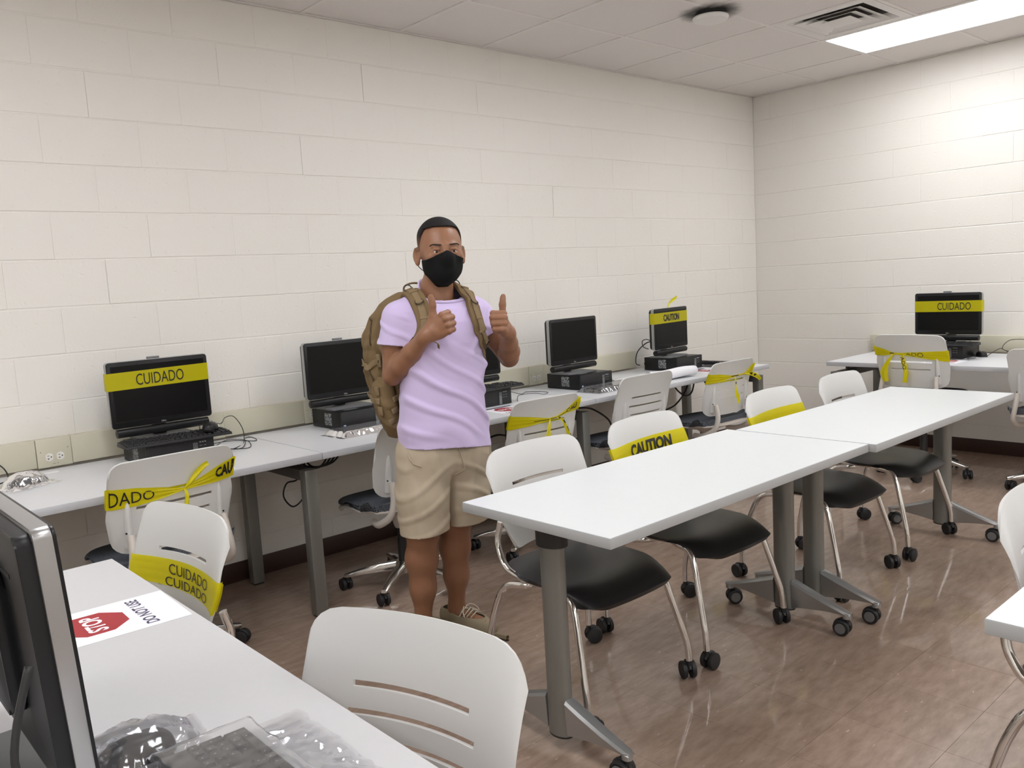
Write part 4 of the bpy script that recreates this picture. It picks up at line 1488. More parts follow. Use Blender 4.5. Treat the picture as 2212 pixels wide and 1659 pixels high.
cable('black cable slanting down under the second desk joint', [(-3.00, -0.60, 0.665), (-2.92, -0.58, 0.655), (-2.70, -0.50, 0.615), (-2.50, -0.45, 0.52), (-2.40, -0.40, 0.44)], 0.006)
cable('black cable looping under the corner-side desk', [(-1.78, -0.40, 0.70), (-1.70, -0.40, 0.60), (-1.60, -0.40, 0.545), (-1.52, -0.40, 0.57), (-1.48, -0.40, 0.70)], 0.006)
cable('black cable crossing down under the corner-side desk', [(-1.53, -0.40, 0.70), (-1.60, -0.40, 0.58), (-1.70, -0.38, 0.49), (-1.80, -0.35, 0.46)], 0.006)
cable('black cable running toward the corner-side desk leg', [(-1.42, -0.40, 0.70), (-1.36, -0.40, 0.61), (-1.27, -0.40, 0.545), (-1.22, -0.38, 0.52)], 0.006)
cable('black cable curving down behind the backward-facing monitor', [(-6.30, -2.93, 1.00), (-6.33, -2.95, 0.90), (-6.31, -2.97, 0.82), (-6.36, -3.0, D + 0.004), (-6.45, -3.05, D + 0.004)], 0.005)

# ------------------------------------------------------------------ signed-distance modelling (person, clothes, backpack)
def q3(*a):
    return np.array(a, float)


class Fld:
    """a bag of primitives joined by smooth union; each has a bounding box so far ones are skipped"""

    def __init__(s):
        s.pr = []

    def cone(s, a, b, ra, rb, k=0.012):
        a, b = q3(*a), q3(*b)
        s.pr.append(('c', a, b, ra, rb, k, np.minimum(a - ra, b - rb), np.maximum(a + ra, b + rb)))
        return s

    def chain(s, pts, rad, k=0.012):
        for i in range(len(pts) - 1):
            s.cone(pts[i], pts[i + 1], rad[i], rad[i + 1], k)
        return s

    def ell(s, c, r, R=None, k=0.012):
        c, r = q3(*c), q3(*r)
        m = r.max()
        s.pr.append(('e', c, r, None if R is None else np.array(R), 0, k, c - m, c + m))
        return s

    def cut(s, c, r, R=None, k=0.008):
        c, r = q3(*c), q3(*r)
        m = r.max()
        s.pr.append(('x', c, r, None if R is None else np.array(R), 0, k, c - m - 0.02, c + m + 0.02))
        return s

    def __call__(s, P):
        lo, hi = P.min(0), P.max(0)
        d = np.full(len(P), 0.5)
        for t, a, b, ra, rb, k, bl, bh in s.pr:
            gap = np.maximum(np.maximum(bl - hi, lo - bh), 0)
            if (gap ** 2).sum() > 0.10 ** 2:
                continue
            if t == 'c':
                ba = b - a
                h = np.clip(((P - a) @ ba) / (ba @ ba), 0, 1)
                e = np.sqrt((((P - a) - h[:, None] * ba) ** 2).sum(1)) - (ra + (rb - ra) * h)
            else:
                q = P - a
                if ra is not None:
                    q = q @ ra
                k0 = np.sqrt(((q / b) ** 2).sum(1))
                k1 = np.sqrt(((q / (b * b)) ** 2).sum(1)) + 1e-9
                e = k0 * (k0 - 1) / k1
            if t == 'x':
                hh = np.clip(0.5 - 0.5 * (d + e) / k, 0, 1)
                d = d * (1 - hh) + (-e) * hh + k * hh * (1 - hh)
            else:
                hh = np.clip(0.5 + 0.5 * (d - e) / k, 0, 1)
                d = d * (1 - hh) + e * hh - k * hh * (1 - hh)
        return d


def net(fn, lo, hi, h, name, m, parent, B=8):
    """surface nets over only those blocks that the surface passes"""
    lo, hi = q3(*lo), q3(*hi)
    nb = np.ceil((hi - lo) / (h * B)).astype(int)
    g = np.stack(np.meshgrid(*[np.arange(n) for n in nb], indexing='ij'), -1).reshape(-1, 3)
    ctr = lo + (g + 0.5) * h * B
    dc = np.concatenate([fn(c) for c in np.array_split(ctr, max(1, len(ctr) // 400))])
    g = g[np.abs(dc) < h * B * 1.25]
    r = np.arange(B + 1)
    off = np.stack(np.meshgrid(r, r, r, indexing='ij'), -1).reshape(-1, 3)
    NX = (nb * B + 2).astype(np.int64)
    key = lambda q: (q[..., 0] * NX[1] + q[..., 1]) * NX[2] + q[..., 2]
    S = []
    for gb in np.array_split(g, max(1, len(g) // 24)):
        P = lo + (gb[:, None, :] * B + off[None]) * h
        S.append(fn(P.reshape(-1, 3)).reshape(len(gb), B + 1, B + 1, B + 1))
    S = np.concatenate(S)
    S[S == 0] = 1e-9
    cn = [(0, 0, 0), (1, 0, 0), (0, 1, 0), (1, 1, 0), (0, 0, 1), (1, 0, 1), (0, 1, 1), (1, 1, 1)]
    C8 = np.stack([S[:, a:a + B, b:b + B, c:c + B] for a, b, c in cn], -1)
    act = (C8.min(-1) < 0) & (C8.max(-1) > 0)
    bi, ci, cj, ck = np.nonzero(act)
    vals = C8[bi, ci, cj, ck]
    cell = g[bi] * B + np.stack([ci, cj, ck], -1)
    acc = np.zeros((len(cell), 3)); cnt = np.zeros(len(cell))
    cnf = np.array(cn, float)
    for a in range(8):
        for b in range(a + 1, 8):
            if np.abs(cnf[a] - cnf[b]).sum() == 1:
                va, vb = vals[:, a], vals[:, b]
                mk = (va < 0) != (vb < 0)
                t = np.where(mk, va / np.where(mk, va - vb, 1), 0)
                acc += np.where(mk[:, None], cnf[a] + t[:, None] * (cnf[b] - cnf[a]), 0)
                cnt += mk
    V = lo + (cell + acc / cnt[:, None]) * h
    ks = key(cell)
    order = np.argsort(ks)
    ks, V = ks[order], V[order]
    quads = []
    for ax in range(3):
        sl0 = [slice(None)] * 4; sl1 = [slice(None)] * 4
        sl0[ax + 1] = slice(0, B); sl1[ax + 1] = slice(1, B + 1)
        A, C = S[tuple(sl0)], S[tuple(sl1)]
        bi, i, j, k = np.nonzero((A < 0) != (C < 0))
        flip = A[bi, i, j, k] < 0
        node = g[bi] * B + np.stack([i, j, k], -1)
        kk, u = np.unique(key(node), return_index=True)
        node, flip = node[u], flip[u]
        u1, u2 = [(1, 2), (2, 0), (0, 1)][ax]
        e1 = np.zeros(3, int); e1[u1] = 1
        e2 = np.zeros(3, int); e2[u2] = 1
        cs = np.stack([node - e1 - e2, node - e2, node, node - e1], 1)
        kq = key(cs)
        ix = np.clip(np.searchsorted(ks, kq), 0, len(ks) - 1)
        ok = (ks[ix] == kq).all(1) & (cs >= 0).all((1, 2))
        qd = ix[ok]
        fl = ~flip[ok]
        qd[fl] = qd[fl][:, ::-1]
        quads.append(qd)
    Q = np.concatenate(quads)
    me = bpy.data.meshes.new(name)
    me.vertices.add(len(V)); me.vertices.foreach_set('co', V.astype(np.float32).ravel())
    me.loops.add(Q.size); me.loops.foreach_set('vertex_index', Q.astype(np.int32).ravel())
    me.polygons.add(len(Q)); me.polygons.foreach_set('loop_start', np.arange(0, Q.size, 4, dtype=np.int32))
    me.update(calc_edges=True)
    me.shade_smooth()
    return me_obj(name, me, m, parent)


def sstep(x, a, b):
    t = np.clip((x - a) / (b - a), 0, 1)
    return t * t * (3 - 2 * t)


# figure frame: x to his left (flipped at the very end), y forward, z up
def rotz(deg):
    a = math.radians(deg)
    return np.array([[math.cos(a), -math.sin(a), 0], [math.sin(a), math.cos(a), 0], [0, 0, 1.0]])


sk = mat('skin', (0.28, 0.135, 0.075, 1), rough=0.42, spec=0.4, noise=(22, 0.10), bump=(260, 0.05, 0.001), sss=(0.12, (1.0, 0.35, 0.2), 0.008))
hm = mat('cropped_hair', (0.012, 0.010, 0.010, 1), rough=0.7, spec=0.25, bump=(520, 0.5, 0.002))
mat('shirt_lilac', (0.62, 0.52, 0.78, 1), rough=0.85, spec=0.15, bump=(700, 0.06, 0.001), sheen=0.2)
mat('shorts_khaki', (0.47, 0.40, 0.30, 1), rough=0.9, spec=0.15, noise=(30, 0.05), bump=(420, 0.15, 0.001))
mat('mask_black', (0.006, 0.007, 0.007, 1), rough=0.85, spec=0.2, bump=(600, 0.1, 0.001))
mat('shoe_canvas', (0.28, 0.235, 0.16, 1), rough=0.85, spec=0.15, bump=(500, 0.2, 0.001))
mat('shoe_sole', (0.23, 0.185, 0.12, 1), rough=0.6)
mat('shoe_tread', (0.05, 0.035, 0.025, 1), rough=0.7)
mat('shoe_lace', (0.62, 0.56, 0.44, 1), rough=0.8)
mat('eye_white', (0.72, 0.68, 0.64, 1), rough=0.2)
mat('eye_iris', (0.018, 0.009, 0.006, 1), rough=0.15)
mat('brow_hair', (0.022, 0.014, 0.011, 1), rough=0.8)
mat('pack_canvas', (0.200, 0.138, 0.070, 1), rough=0.85, spec=0.2, noise=(14, 0.10), bump=(500, 0.2, 0.001))
mat('pack_webbing', (0.255, 0.185, 0.105, 1), rough=0.8, spec=0.2, bump=(900, 0.3, 0.001))
mat('pack_trim', (0.075, 0.048, 0.022, 1), rough=0.8)
mat('pack_ring', (0.045, 0.036, 0.026, 1), rough=0.35, metal=0.4)

# --- head frame
HC = q3(0.050, 0.022, 1.437)           # chin level, centre of the head
HR = rotz(14)                          # turned a little toward the viewer (columns: left, forward, up)


def hd(x, y, z):
    return HC + HR @ q3(x, y, z)


body = Fld()
# skull, face, jaw
body.ell(hd(0, -0.012, 0.146), (0.0815, 0.098, 0.093), HR, 0.02)
body.ell(hd(0, 0.022, 0.100), (0.072, 0.078, 0.100), HR, 0.03)
body.ell(hd(0, 0.036, 0.038), (0.050, 0.056, 0.042), HR, 0.03)
body.ell(hd(0, 0.086, 0.129), (0.050, 0.012, 0.011), HR, 0.018)      # brow
for s in (-1, 1):
    body.ell(hd(s * 0.048, 0.070, 0.092), (0.022, 0.020, 0.018), HR, 0.025)   # cheek bones
    body.cut(hd(s * 0.033, 0.109, 0.112), (0.019, 0.018, 0.013), HR, 0.016)   # eye sockets
body.cone(hd(0, 0.095, 0.128), hd(0, 0.108, 0.094), 0.008, 0.012, 0.016)      # nose
for s in (-1, 1):
    # lids above and below each eye
    body.chain([hd(s * 0.018, 0.089, 0.1115), hd(s * 0.027, 0.0955, 0.1185), hd(s * 0.038, 0.0935, 0.1185), hd(s * 0.050, 0.083, 0.1115)], [0.0035, 0.0042, 0.0042, 0.0035], 0.006)
    body.chain([hd(s * 0.018, 0.089, 0.1105), hd(s * 0.028, 0.0935, 0.1015), hd(s * 0.040, 0.091, 0.1015), hd(s * 0.050, 0.083, 0.1105)], [0.003, 0.004, 0.004, 0.003], 0.007)
    # ears
    EA = HR @ rotz(s * 38)
    c = hd(s * 0.0905, -0.010, 0.102)
    body.ell(c, (0.0078, 0.0185, 0.0305), EA, 0.007)
    body.ell(c + HR @ q3(-s * 0.001, 0.004, -0.026), (0.007, 0.010, 0.013), EA, 0.006)
    body.cut(c + EA @ q3(s * 0.0085, 0.002, 0.003), (0.0075, 0.0115, 0.019), EA, 0.004)
# neck and trunk (under the shirt)
body.cone(hd(0, -0.030, 0.060), (0.046, -0.030, 1.385), 0.054, 0.060, 0.03)
body.cone((0.046, -0.030, 1.400), (0.046, -0.025, 1.34), 0.060, 0.066, 0.03)
body.cone((-0.075, -0.02, 1.315), (0.170, -0.02, 1.315), 0.042, 0.042, 0.03)
body.cone((-0.030, 0.0, 1.22), (0.110, 0.0, 1.22), 0.080, 0.080, 0.04)
body.cone((-0.025, 0.0, 1.02), (0.085, 0.0, 1.02), 0.085, 0.085, 0.04)
body.cone((-0.035, -0.01, 0.86), (0.075, -0.01, 0.86), 0.085, 0.085, 0.04)
# arms
SR, ER, WR = (-0.128, -0.028, 1.315), (-0.162, -0.030, 1.090), (-0.094, 0.155, 1.240)
SL, EL, WL = (0.228, -0.025, 1.308), (0.334, 0.012, 1.114), (0.235, 0.190, 1.228)


def lerp(a, b, t):
    return tuple(np.array(a) * (1 - t) + np.array(b) * t)


def arm(S, E, W):
    body.chain([S, lerp(S, E, 0.5), E], [0.044, 0.048, 0.0385], 0.02)
    e = np.array(W) - np.array(E)
    body.chain([E, lerp(E, W, 0.25), lerp(E, W, 0.6), W], [0.0385, 0.0435, 0.0355, 0.0265], 0.010)


arm(SR, ER, WR)
arm(SL, EL, WL)


def hand(W, K, up, right, s=1.0):
    """fist with the thumb up: W wrist, K middle knuckle, up roughly the thumb's way"""
    W = q3(*W)
    X = q3(*K) - W; X /= np.linalg.norm(X)
    Z = q3(*up) - X * (q3(*up) @ X); Z /= np.linalg.norm(Z)
    Pm = np.cross(X, Z) if right else np.cross(Z, X)     # figure frame is left-handed: palm side
    f = lambda x, p, z: W + (X * x + Pm * p + Z * z) * s
    mcp = [(0.092, -0.002, 0.031), (0.097, -0.005, 0.010), (0.092, -0.003, -0.0115), (0.083, 0.002, -0.031)]
    ln = [(0.043, 0.026, 0.018), (0.047, 0.029, 0.019), (0.043, 0.028, 0.018), (0.035, 0.021, 0.016)]
    rd = [0.0108, 0.0112, 0.0106, 0.0094]
    an = [(74, 168, 232), (78, 172, 236), (80, 174, 238), (82, 176, 238)]
    # wrist and back of the hand
    body.cone(f(-0.01, 0, 0), f(0.030, 0.002, 0.0), 0.0255 * s, 0.024 * s, 0.014)
    for (x, p, z), r in zip(mcp, rd):
        body.cone(f(0.018, 0.004, z * 0.55), f(x - 0.004, p + 0.004, z * 0.96), 0.0150 * s, 0.0122 * s, 0.012)
    body.ell(f(0.050, 0.014, -0.012), (0.032 * s, 0.026 * s, 0.014 * s), np.stack([X, Z, Pm], 1), 0.014)
    body.ell(f(0.040, 0.016, 0.022), (0.031 * s, 0.017 * s, 0.016 * s), np.stack([X, Z, Pm], 1), 0.014)   # thenar
    for (x, p, z), L_, r, A in zip(mcp, ln, rd, an):
        pts = [f(x, p, z)]
        q = q3(x, p, z)
        for l_, a_ in zip(L_, A):
            a_ = math.radians(a_)
            q = q + q3(l_ * math.cos(a_), l_ * math.sin(a_), -z * 0.02 * l_ / 0.04)
            pts.append(f(*q))
        body.chain(pts, [r * 1.06 * s, r * 1.03 * s, r * 0.95 * s, r * 0.80 * s], 0.0032)
    body.chain([f(0.022, 0.014, 0.022), f(0.060, 0.010, 0.047), f(0.080, 0.006, 0.079), f(0.094, 0.000, 0.106)], [0.0165 * s, 0.0135 * s, 0.0122 * s, 0.0092 * s], 0.009)
    body.ell(f(0.0885, 0.003, 0.0955), (0.011 * s, 0.0105 * s, 0.016 * s), np.stack([X, Pm, Z], 1), 0.006)
    return f


fR = hand(WR, (-0.026, 0.222, 1.296), (0.06, 0.05, 1), True, 1.03)
fL = hand(WL, (0.168, 0.268, 1.294), (-0.08, 0.0, 1), False, 1.0)
# legs and feet
HPR, KR, AR = (-0.055, -0.01, 0.80), (-0.106, 0.022, 0.470), (-0.112, -0.022, 0.095)
HPL, KL, AL = (0.095, -0.02, 0.80), (0.062, -0.024, 0.475), (0.064, -0.076, 0.095)
for Hp, K, A in ((HPR, KR, AR), (HPL, KL, AL)):
    body.chain([Hp, lerp(Hp, K, 0.5), K], [0.078, 0.070, 0.056], 0.05)
    cb = q3(*lerp(K, A, 0.30)) + q3(0, -0.012, 0)
    body.chain([K, tuple(cb), lerp(K, A, 0.62), A], [0.0525, 0.0555, 0.0435, 0.0325], 0.05)
    body.cone(A, (A[0], A[1] - 0.028, 0.055), 0.033, 0.030, 0.02)
TR = {'R': (AR, -8), 'L': (AL, 22)}      # turn-out of the feet (positive: to his left)
for sd, (A, to) in TR.items():
    d = rotz(-to) @ q3(0, 1, 0)
    body.cone((A[0], A[1], 0.060), tuple(q3(A[0], A[1], 0.045) + d * 0.15), 0.032, 0.026, 0.02)


def flipx(o):
    me = o.data
    co = np.empty(len(me.vertices) * 3, np.float32)
    me.vertices.foreach_get('co', co)
    co[0::3] *= -1
    me.vertices.foreach_set('co', co)
    me.flip_normals()
    me.update()
    return o


PER = thing('person', 'standing man in lilac T-shirt, khaki shorts and black mask giving two thumbs up', 'person', (-4.535, -1.385, 0), math.radians(168.29))
b_o = flipx(net(body, (-0.30, -0.26, 0.0), (0.42, 0.42, 1.72), 0.0026, 'body', 'skin', PER))
b_o['label'] = 'skin of head, arms and legs'

# --- hair: a close crop, thinner at the sides
def hair(P):
    d = body(P) 
    q = (P - HC) @ HR
    x, y, z = q[:, 0], q[:, 1], q[:, 2]
    front = 0.2045 - 0.20 * np.maximum(np.abs(x) - 0.040, 0) ** 1.0
    side = np.where(y > 0.030, front, np.where(y > 0.012, 0.118 + (y - 0.012) * 4.6, np.where(y > -0.045, 0.118 + 0.012 * sstep(-y, 0.0, 0.03), 0.055)))
    bnd = z - np.where(y > 0.030, np.maximum(front, 0.118 + 0.083 * sstep(y, 0.012, 0.055)), side)
    bnd = np.minimum(bnd, 0.02)
    th = 0.0012 + 0.0070 * sstep(z, 0.135, 0.20)
    return np.maximum(d - th, -bnd)


hr = flipx(net(hair, tuple(HC + q3(-0.13, -0.14, 0.03)), tuple(HC + q3(0.13, 0.13, 0.27)), 0.0026, 'hair', 'cropped_hair', PER))
hr['label'] = 'short black cropped hair fading at the sides'
# fade of the crop toward the ears
nt, N, L, b = nodes_of(hm)
tc = N.new('ShaderNodeTexCoord')
sx = N.new('ShaderNodeSeparateXYZ'); L.new(tc.outputs['Object'], sx.inputs[0])
mr = N.new('ShaderNodeMapRange'); mr.inputs[1].default_value = 1.437 + 0.120; mr.inputs[2].default_value = 1.437 + 0.178
L.new(sx.outputs['Z'], mr.inputs[0])
mxn = N.new('ShaderNodeMix'); mxn.data_type = 'RGBA'
mxn.inputs[6].default_value = (0.20, 0.105, 0.065, 1); mxn.inputs[7].default_value = (0.010, 0.008, 0.009, 1)
L.new(mr.outputs[0], mxn.inputs[0]); L.new(mxn.outputs[2], b.inputs['Base Color'])


def on_skin(p, lift=0.0, fn=None, it=12):
    """slide a point onto the surface of a field"""
    fn = fn or body
    p = q3(*p)
    for _ in range(it):
        e = 1e-3
        Q = np.array([p, p + [e, 0, 0], p + [0, e, 0], p + [0, 0, e]])
        d = fn(Q)
        gr = (d[1:] - d[0]) / e
        n = np.linalg.norm(gr)
        if n < 1e-6:
            break
        p = p - gr / n * (d[0] - lift) * 0.9
    return p


F_ = lambda p: Vector((-p[0], p[1], p[2]))
for s in (-1, 1):
    e = MB()
    c = hd(s * 0.0335, 0.0850, 0.1100)
    R = Matrix.Translation(F_(c))
    e.lathe([(0.0, -0.0118)] + [(0.0118 * math.sin(math.radians(a)), -0.0118 * math.cos(math.radians(a))) for a in range(15, 180, 15)] + [(0.0, 0.0118)], 24, R)
    eo = e.build('eye', 'eye_white', PER, smooth=180)
    fw = HR @ q3(0.02 * s * 0, 1, -0.04)
    gz = Vector(F_(fw)).normalized()
    Ri = Matrix.Translation(F_(c) + gz * 0.0086) @ gz.to_track_quat('Z', 'Y').to_matrix().to_4x4()
    MB().lathe([(0.0, 0.0036), (0.0025, 0.0034), (0.0050, 0.0022), (0.0066, 0.0002)], 20, Ri).build('iris', 'eye_iris', eo, smooth=180)
    pts = []
    for k in range(7):
        tt = k / 6
        p = hd(s * (0.0145 + 0.042 * tt), 0.10 - 0.02 * tt, 0.1335 + 0.0042 * math.sin(tt * 2.4) - 0.0055 * tt)
        pts.append(F_(on_skin(p, 0.0006)))
    MB().tube(pts, [0.0042, 0.0056, 0.0058, 0.0054, 0.0046, 0.0034, 0.0016], 8, flat=(1.0, 0.5)).build('eyebrow', 'brow_hair', PER, smooth=180)

def smin(a, b_, k):
    h = np.clip(0.5 + 0.5 * (b_ - a) / k, 0, 1)
    return b_ * (1 - h) + a * h - k * h * (1 - h)


# --- face mask
mk = Fld()
mk.ell(hd(0, 0.028, 0.062), (0.0775, 0.078, 0.076), HR, 0.02)
mk.ell(hd(0, 0.088, 0.088), (0.024, 0.040, 0.040), HR, 0.03)
mk.cone(hd(0, 0.096, 0.116), hd(0, 0.108, 0.085), 0.0165, 0.022, 0.03)
mk.ell(hd(0, 0.078, 0.030), (0.036, 0.034, 0.036), HR, 0.03)


def mask_f(P):
    q = (P - HC) @ HR
    x, y, z = q[:, 0], q[:, 1], q[:, 2]
    d = smin(mk(P), body(P) - 0.0035, 0.012)
    out = np.maximum(d, -(d + 0.006))
    ax = np.abs(x)
    top = 0.1125 - 0.030 * np.clip((ax - 0.004) / 0.066, 0, 1) ** 0.9
    low = -0.022 + 0.052 * sstep(ax, 0.018, 0.078)
    cutv = np.maximum(np.maximum(z - top, low - z), 0.020 - y + 0.0 * z)
    return np.maximum(out, cutv)


mo = flipx(net(mask_f, tuple(HC + q3(-0.12, -0.06, -0.05)), tuple(HC + q3(0.12, 0.16, 0.15)), 0.0024, 'face_mask', 'mask_black', PER))
mo['label'] = 'black cloth face mask'
for s in (-1, 1):
    pts = [F_(hd(s * 0.0725, 0.022, 0.078)), F_(hd(s * 0.078, 0.006, 0.104)), F_(hd(s * 0.083, -0.006, 0.132)), F_(hd(s * 0.090, -0.022, 0.128)), F_(hd(s * 0.093, -0.030, 0.10)), F_(hd(s * 0.088, -0.024, 0.070)), F_(hd(s * 0.078, 0.000, 0.050)), F_(hd(s * 0.0705, 0.022, 0.042))]
    MB().tube(spline(pts, 6), 0.0016, 6).build('ear_loop', 'mask_black', mo, smooth=180)


# --- T-shirt
def loft(P, zs, cx, cy, a, b_, pw=2.3):
    z = P[:, 2]
    X = (P[:, 0] - np.interp(z, zs, cx)) / np.interp(z, zs, a)
    Y = (P[:, 1] - np.interp(z, zs, cy)) / np.interp(z, zs, b_)
    r = (np.abs(X) ** pw + np.abs(Y) ** pw) ** (1 / pw)
    return (r - 1) * np.minimum(np.interp(z, zs, a), np.interp(z, zs, b_)) * 0.95


ZS = [0.74, 0.80, 0.90, 1.00, 1.10, 1.20, 1.28, 1.33, 1.365, 1.40, 1.42, 1.46]
CX = [0.022, 0.022, 0.023, 0.026, 0.032, 0.038, 0.044, 0.046, 0.047, 0.047, 0.047, 0.047]
CY = [0.005, 0.005, 0.005, 0.004, 0.004, 0.002, -0.006, -0.014, -0.020, -0.026, -0.030, -0.034]
AX = [0.196, 0.190, 0.180, 0.172, 0.172, 0.174, 0.174, 0.166, 0.142, 0.094, 0.071, 0.061]
BY = [0.128, 0.126, 0.126, 0.124, 0.124, 0.126, 0.118, 0.106, 0.092, 0.080, 0.071, 0.062]
slv = Fld()
slR = lerp(SR, ER, 0.50)
slL = lerp(SL, EL, 0.42)
slv.chain([(-0.070, -0.02, 1.335), (-0.118, -0.024, 1.305), lerp(SR, ER, 0.62)], [0.056, 0.067, 0.069], 0.02)
slv.chain([(0.165, -0.02, 1.335), (0.214, -0.024, 1.300), lerp(SL, EL, 0.62)], [0.056, 0.063, 0.066], 0.02)


def folds(P):
    """cloth relief: long diagonal drags across the belly, short ones at the sleeves"""
    x, y, z = P[:, 0], P[:, 1], P[:, 2]
    fr = sstep(y, 0.0, 0.06)
    w = np.sin(9.0 * x + 5.0 * z) * 0.8 + np.sin(17 * x - 11 * z + 1.3) * 0.5
    u = (z + 0.62 * (x - 0.02)) 
    a = 0.0060 * np.maximum(0, np.sin(u * 58 + 1.1 * w)) ** 2.2 * sstep(z, 0.80, 0.92) * (1 - sstep(z, 1.10, 1.24)) * (0.35 + 0.65 * fr)
    a += 0.0040 * np.maximum(0, np.sin(u * 31 + 2 + 1.6 * w)) ** 2 * (1 - sstep(z, 1.20, 1.32))
    v = (z - 1.5 * (x - 0.10))
    a += 0.0045 * np.maximum(0, np.sin(v * 34 + 0.8 * w)) ** 3 * sstep(x, 0.06, 0.14) * sstep(z, 1.0, 1.12) * fr
    sl = sstep(-x, 0.09, 0.14) + sstep(x, 0.19, 0.23)
    a += 0.0040 * np.maximum(0, np.sin((z + 0.35 * x + 0.5 * y) * 75 + w * 1.4)) ** 2 * sl * sstep(z, 1.17, 1.22) * (1 - sstep(z, 1.29, 1.34))
    a += 0.0020 * np.sin(x * 41 + z * 7) * (1 - sstep(z, 0.80, 0.90))
    return a - 0.002


def shirt_solid(P):
    d = loft(P, ZS, CX, CY, AX, BY)
    d = smin(d, slv(P), 0.035)
    return d - folds(P)


nR = np.array(ER) - np.array(SR); nR /= np.linalg.norm(nR)
nL = np.array(EL) - np.array(SL); nL /= np.linalg.norm(nL)


def shirt_f(P):
    d = shirt_solid(P)
    x, y, z = P[:, 0], P[:, 1], P[:, 2]
    o = np.maximum(d, -(d + 0.0075))
    # bands at hem, cuffs and collar stand a little proud
    hem = 0.797 - 0.10 * (x - 0.02) + 0.004 * np.sin(x * 14 + 1)
    cutv = hem - z
    far = 1.0
    cR = (P - np.array(slR)) @ nR
    cL = (P - np.array(slL)) @ nL
    inR = (x < -0.05) & (z > 1.0)
    inL = (x > 0.15) & (z > 1.0)
    gov = (slv(P) < loft(P, ZS, CX, CY, AX, BY) - 0.004)
    cutv = np.maximum(cutv, np.where(gov & (x < -0.06), cR, -1))
    cutv = np.maximum(cutv, np.where(gov & (x > 0.15), cL, -1))
    # neckline: a slanting round opening
    top = z - (1.411 - 0.55 * (y + 0.020))
    return np.maximum(np.maximum(o, cutv), top)


so = flipx(net(shirt_f, (-0.32, -0.22, 0.76), (0.40, 0.22, 1.47), 0.0032, 'shirt', 'shirt_lilac', PER))
so['label'] = 'lilac short-sleeved T-shirt'
ring = []
for k in range(44):
    a_ = 2 * PI * k / 44
    p = q3(0.047 + 0.069 * math.cos(a_), -0.02 + 0.088 * math.sin(a_), 1.41)
    for _ in range(8):
        p[2] = 1.411 - 0.55 * (p[1] + 0.020) - 0.004
        p = on_skin(p, -0.001, shirt_solid, 1)
    ring.append(F_(p))
MB().tube(ring, 0.0080, 8, closed=True, flat=(0.6, 1.0)).build('collar', 'shirt_lilac', so, smooth=180)

# --- shorts
sh = Fld()
sh.cone((-0.045, -0.010, 0.790), (0.090, -0.012, 0.790), 0.116, 0.116, 0.05)
sh.cone((-0.045, -0.016, 0.730), (0.085, -0.018, 0.730), 0.112, 0.112, 0.04)
sh.chain([(-0.062, -0.008, 0.76), (-0.088, 0.006, 0.60), (-0.098, 0.018, 0.40)], [0.110, 0.100, 0.094], 0.03)
sh.chain([(0.105, -0.016, 0.76), (0.100, -0.022, 0.60), (0.092, -0.028, 0.40)], [0.110, 0.104, 0.099], 0.03)


def shorts_f(P):
    x, y, z = P[:, 0], P[:, 1], P[:, 2]
    w = np.sin(13 * x + 6 * z) + 0.6 * np.sin(23 * y - 9 * z)
    a = 0.0045 * np.maximum(0, np.sin(z * 62 + 24 * np.abs(x - 0.015) + 1.5 * w)) ** 2 * (1 - sstep(z, 0.70, 0.80))
    a += 0.0035 * np.maximum(0, np.sin(np.abs(x - 0.015) * 46 - z * 12 + w)) ** 2
    d = sh(P) - a
    # deep crease between the legs
    cr = np.abs(x - 0.012 - 0.0 * z) 
    d = d + 0.012 * np.exp(-(cr / 0.010) ** 2) * sstep(0.74 - z, 0.0, 0.10)
    o = np.maximum(d, -(d + 0.009))
    hemz = np.where(x < 0.012, 0.470 + 0.04 * (x + 0.09), 0.470 + 0.03 * (x - 0.09))
    return np.maximum(o, np.maximum(hemz - z, z - 0.845))


sho = flipx(net(shorts_f, (-0.24, -0.18, 0.42), (0.26, 0.18, 0.87), 0.0034, 'shorts', 'shorts_khaki', PER))
sho['label'] = 'khaki cotton shorts with a fly and pockets'
# seams: fly flap and pocket openings lie on the cloth
def solid_shorts(P):
    return np.maximum(shorts_f(P), -9) if False else sh(P)


fly = [F_(on_skin((0.030 + 0.006 * k, 0.12, 0.80 - 0.024 * k), 0.006, sh)) for k in range(5)] + [F_(on_skin((0.018, 0.12, 0.685), 0.005, sh))]
MB().tube(fly, 0.0022, 6).build('fly_seam', 'shorts_khaki', sho, smooth=180)
for s, xs in ((-1, [(-0.155, 0.05, 0.80), (-0.150, 0.06, 0.775), (-0.140, 0.07, 0.755), (-0.120, 0.09, 0.745)]), (1, [(0.185, 0.05, 0.80), (0.180, 0.06, 0.77), (0.178, 0.06, 0.735), (0.176, 0.05, 0.70)])):
    MB().tube([F_(on_skin(p, 0.005, sh)) for p in xs], 0.0024, 6).build('pocket_seam', 'shorts_khaki', sho, smooth=180)

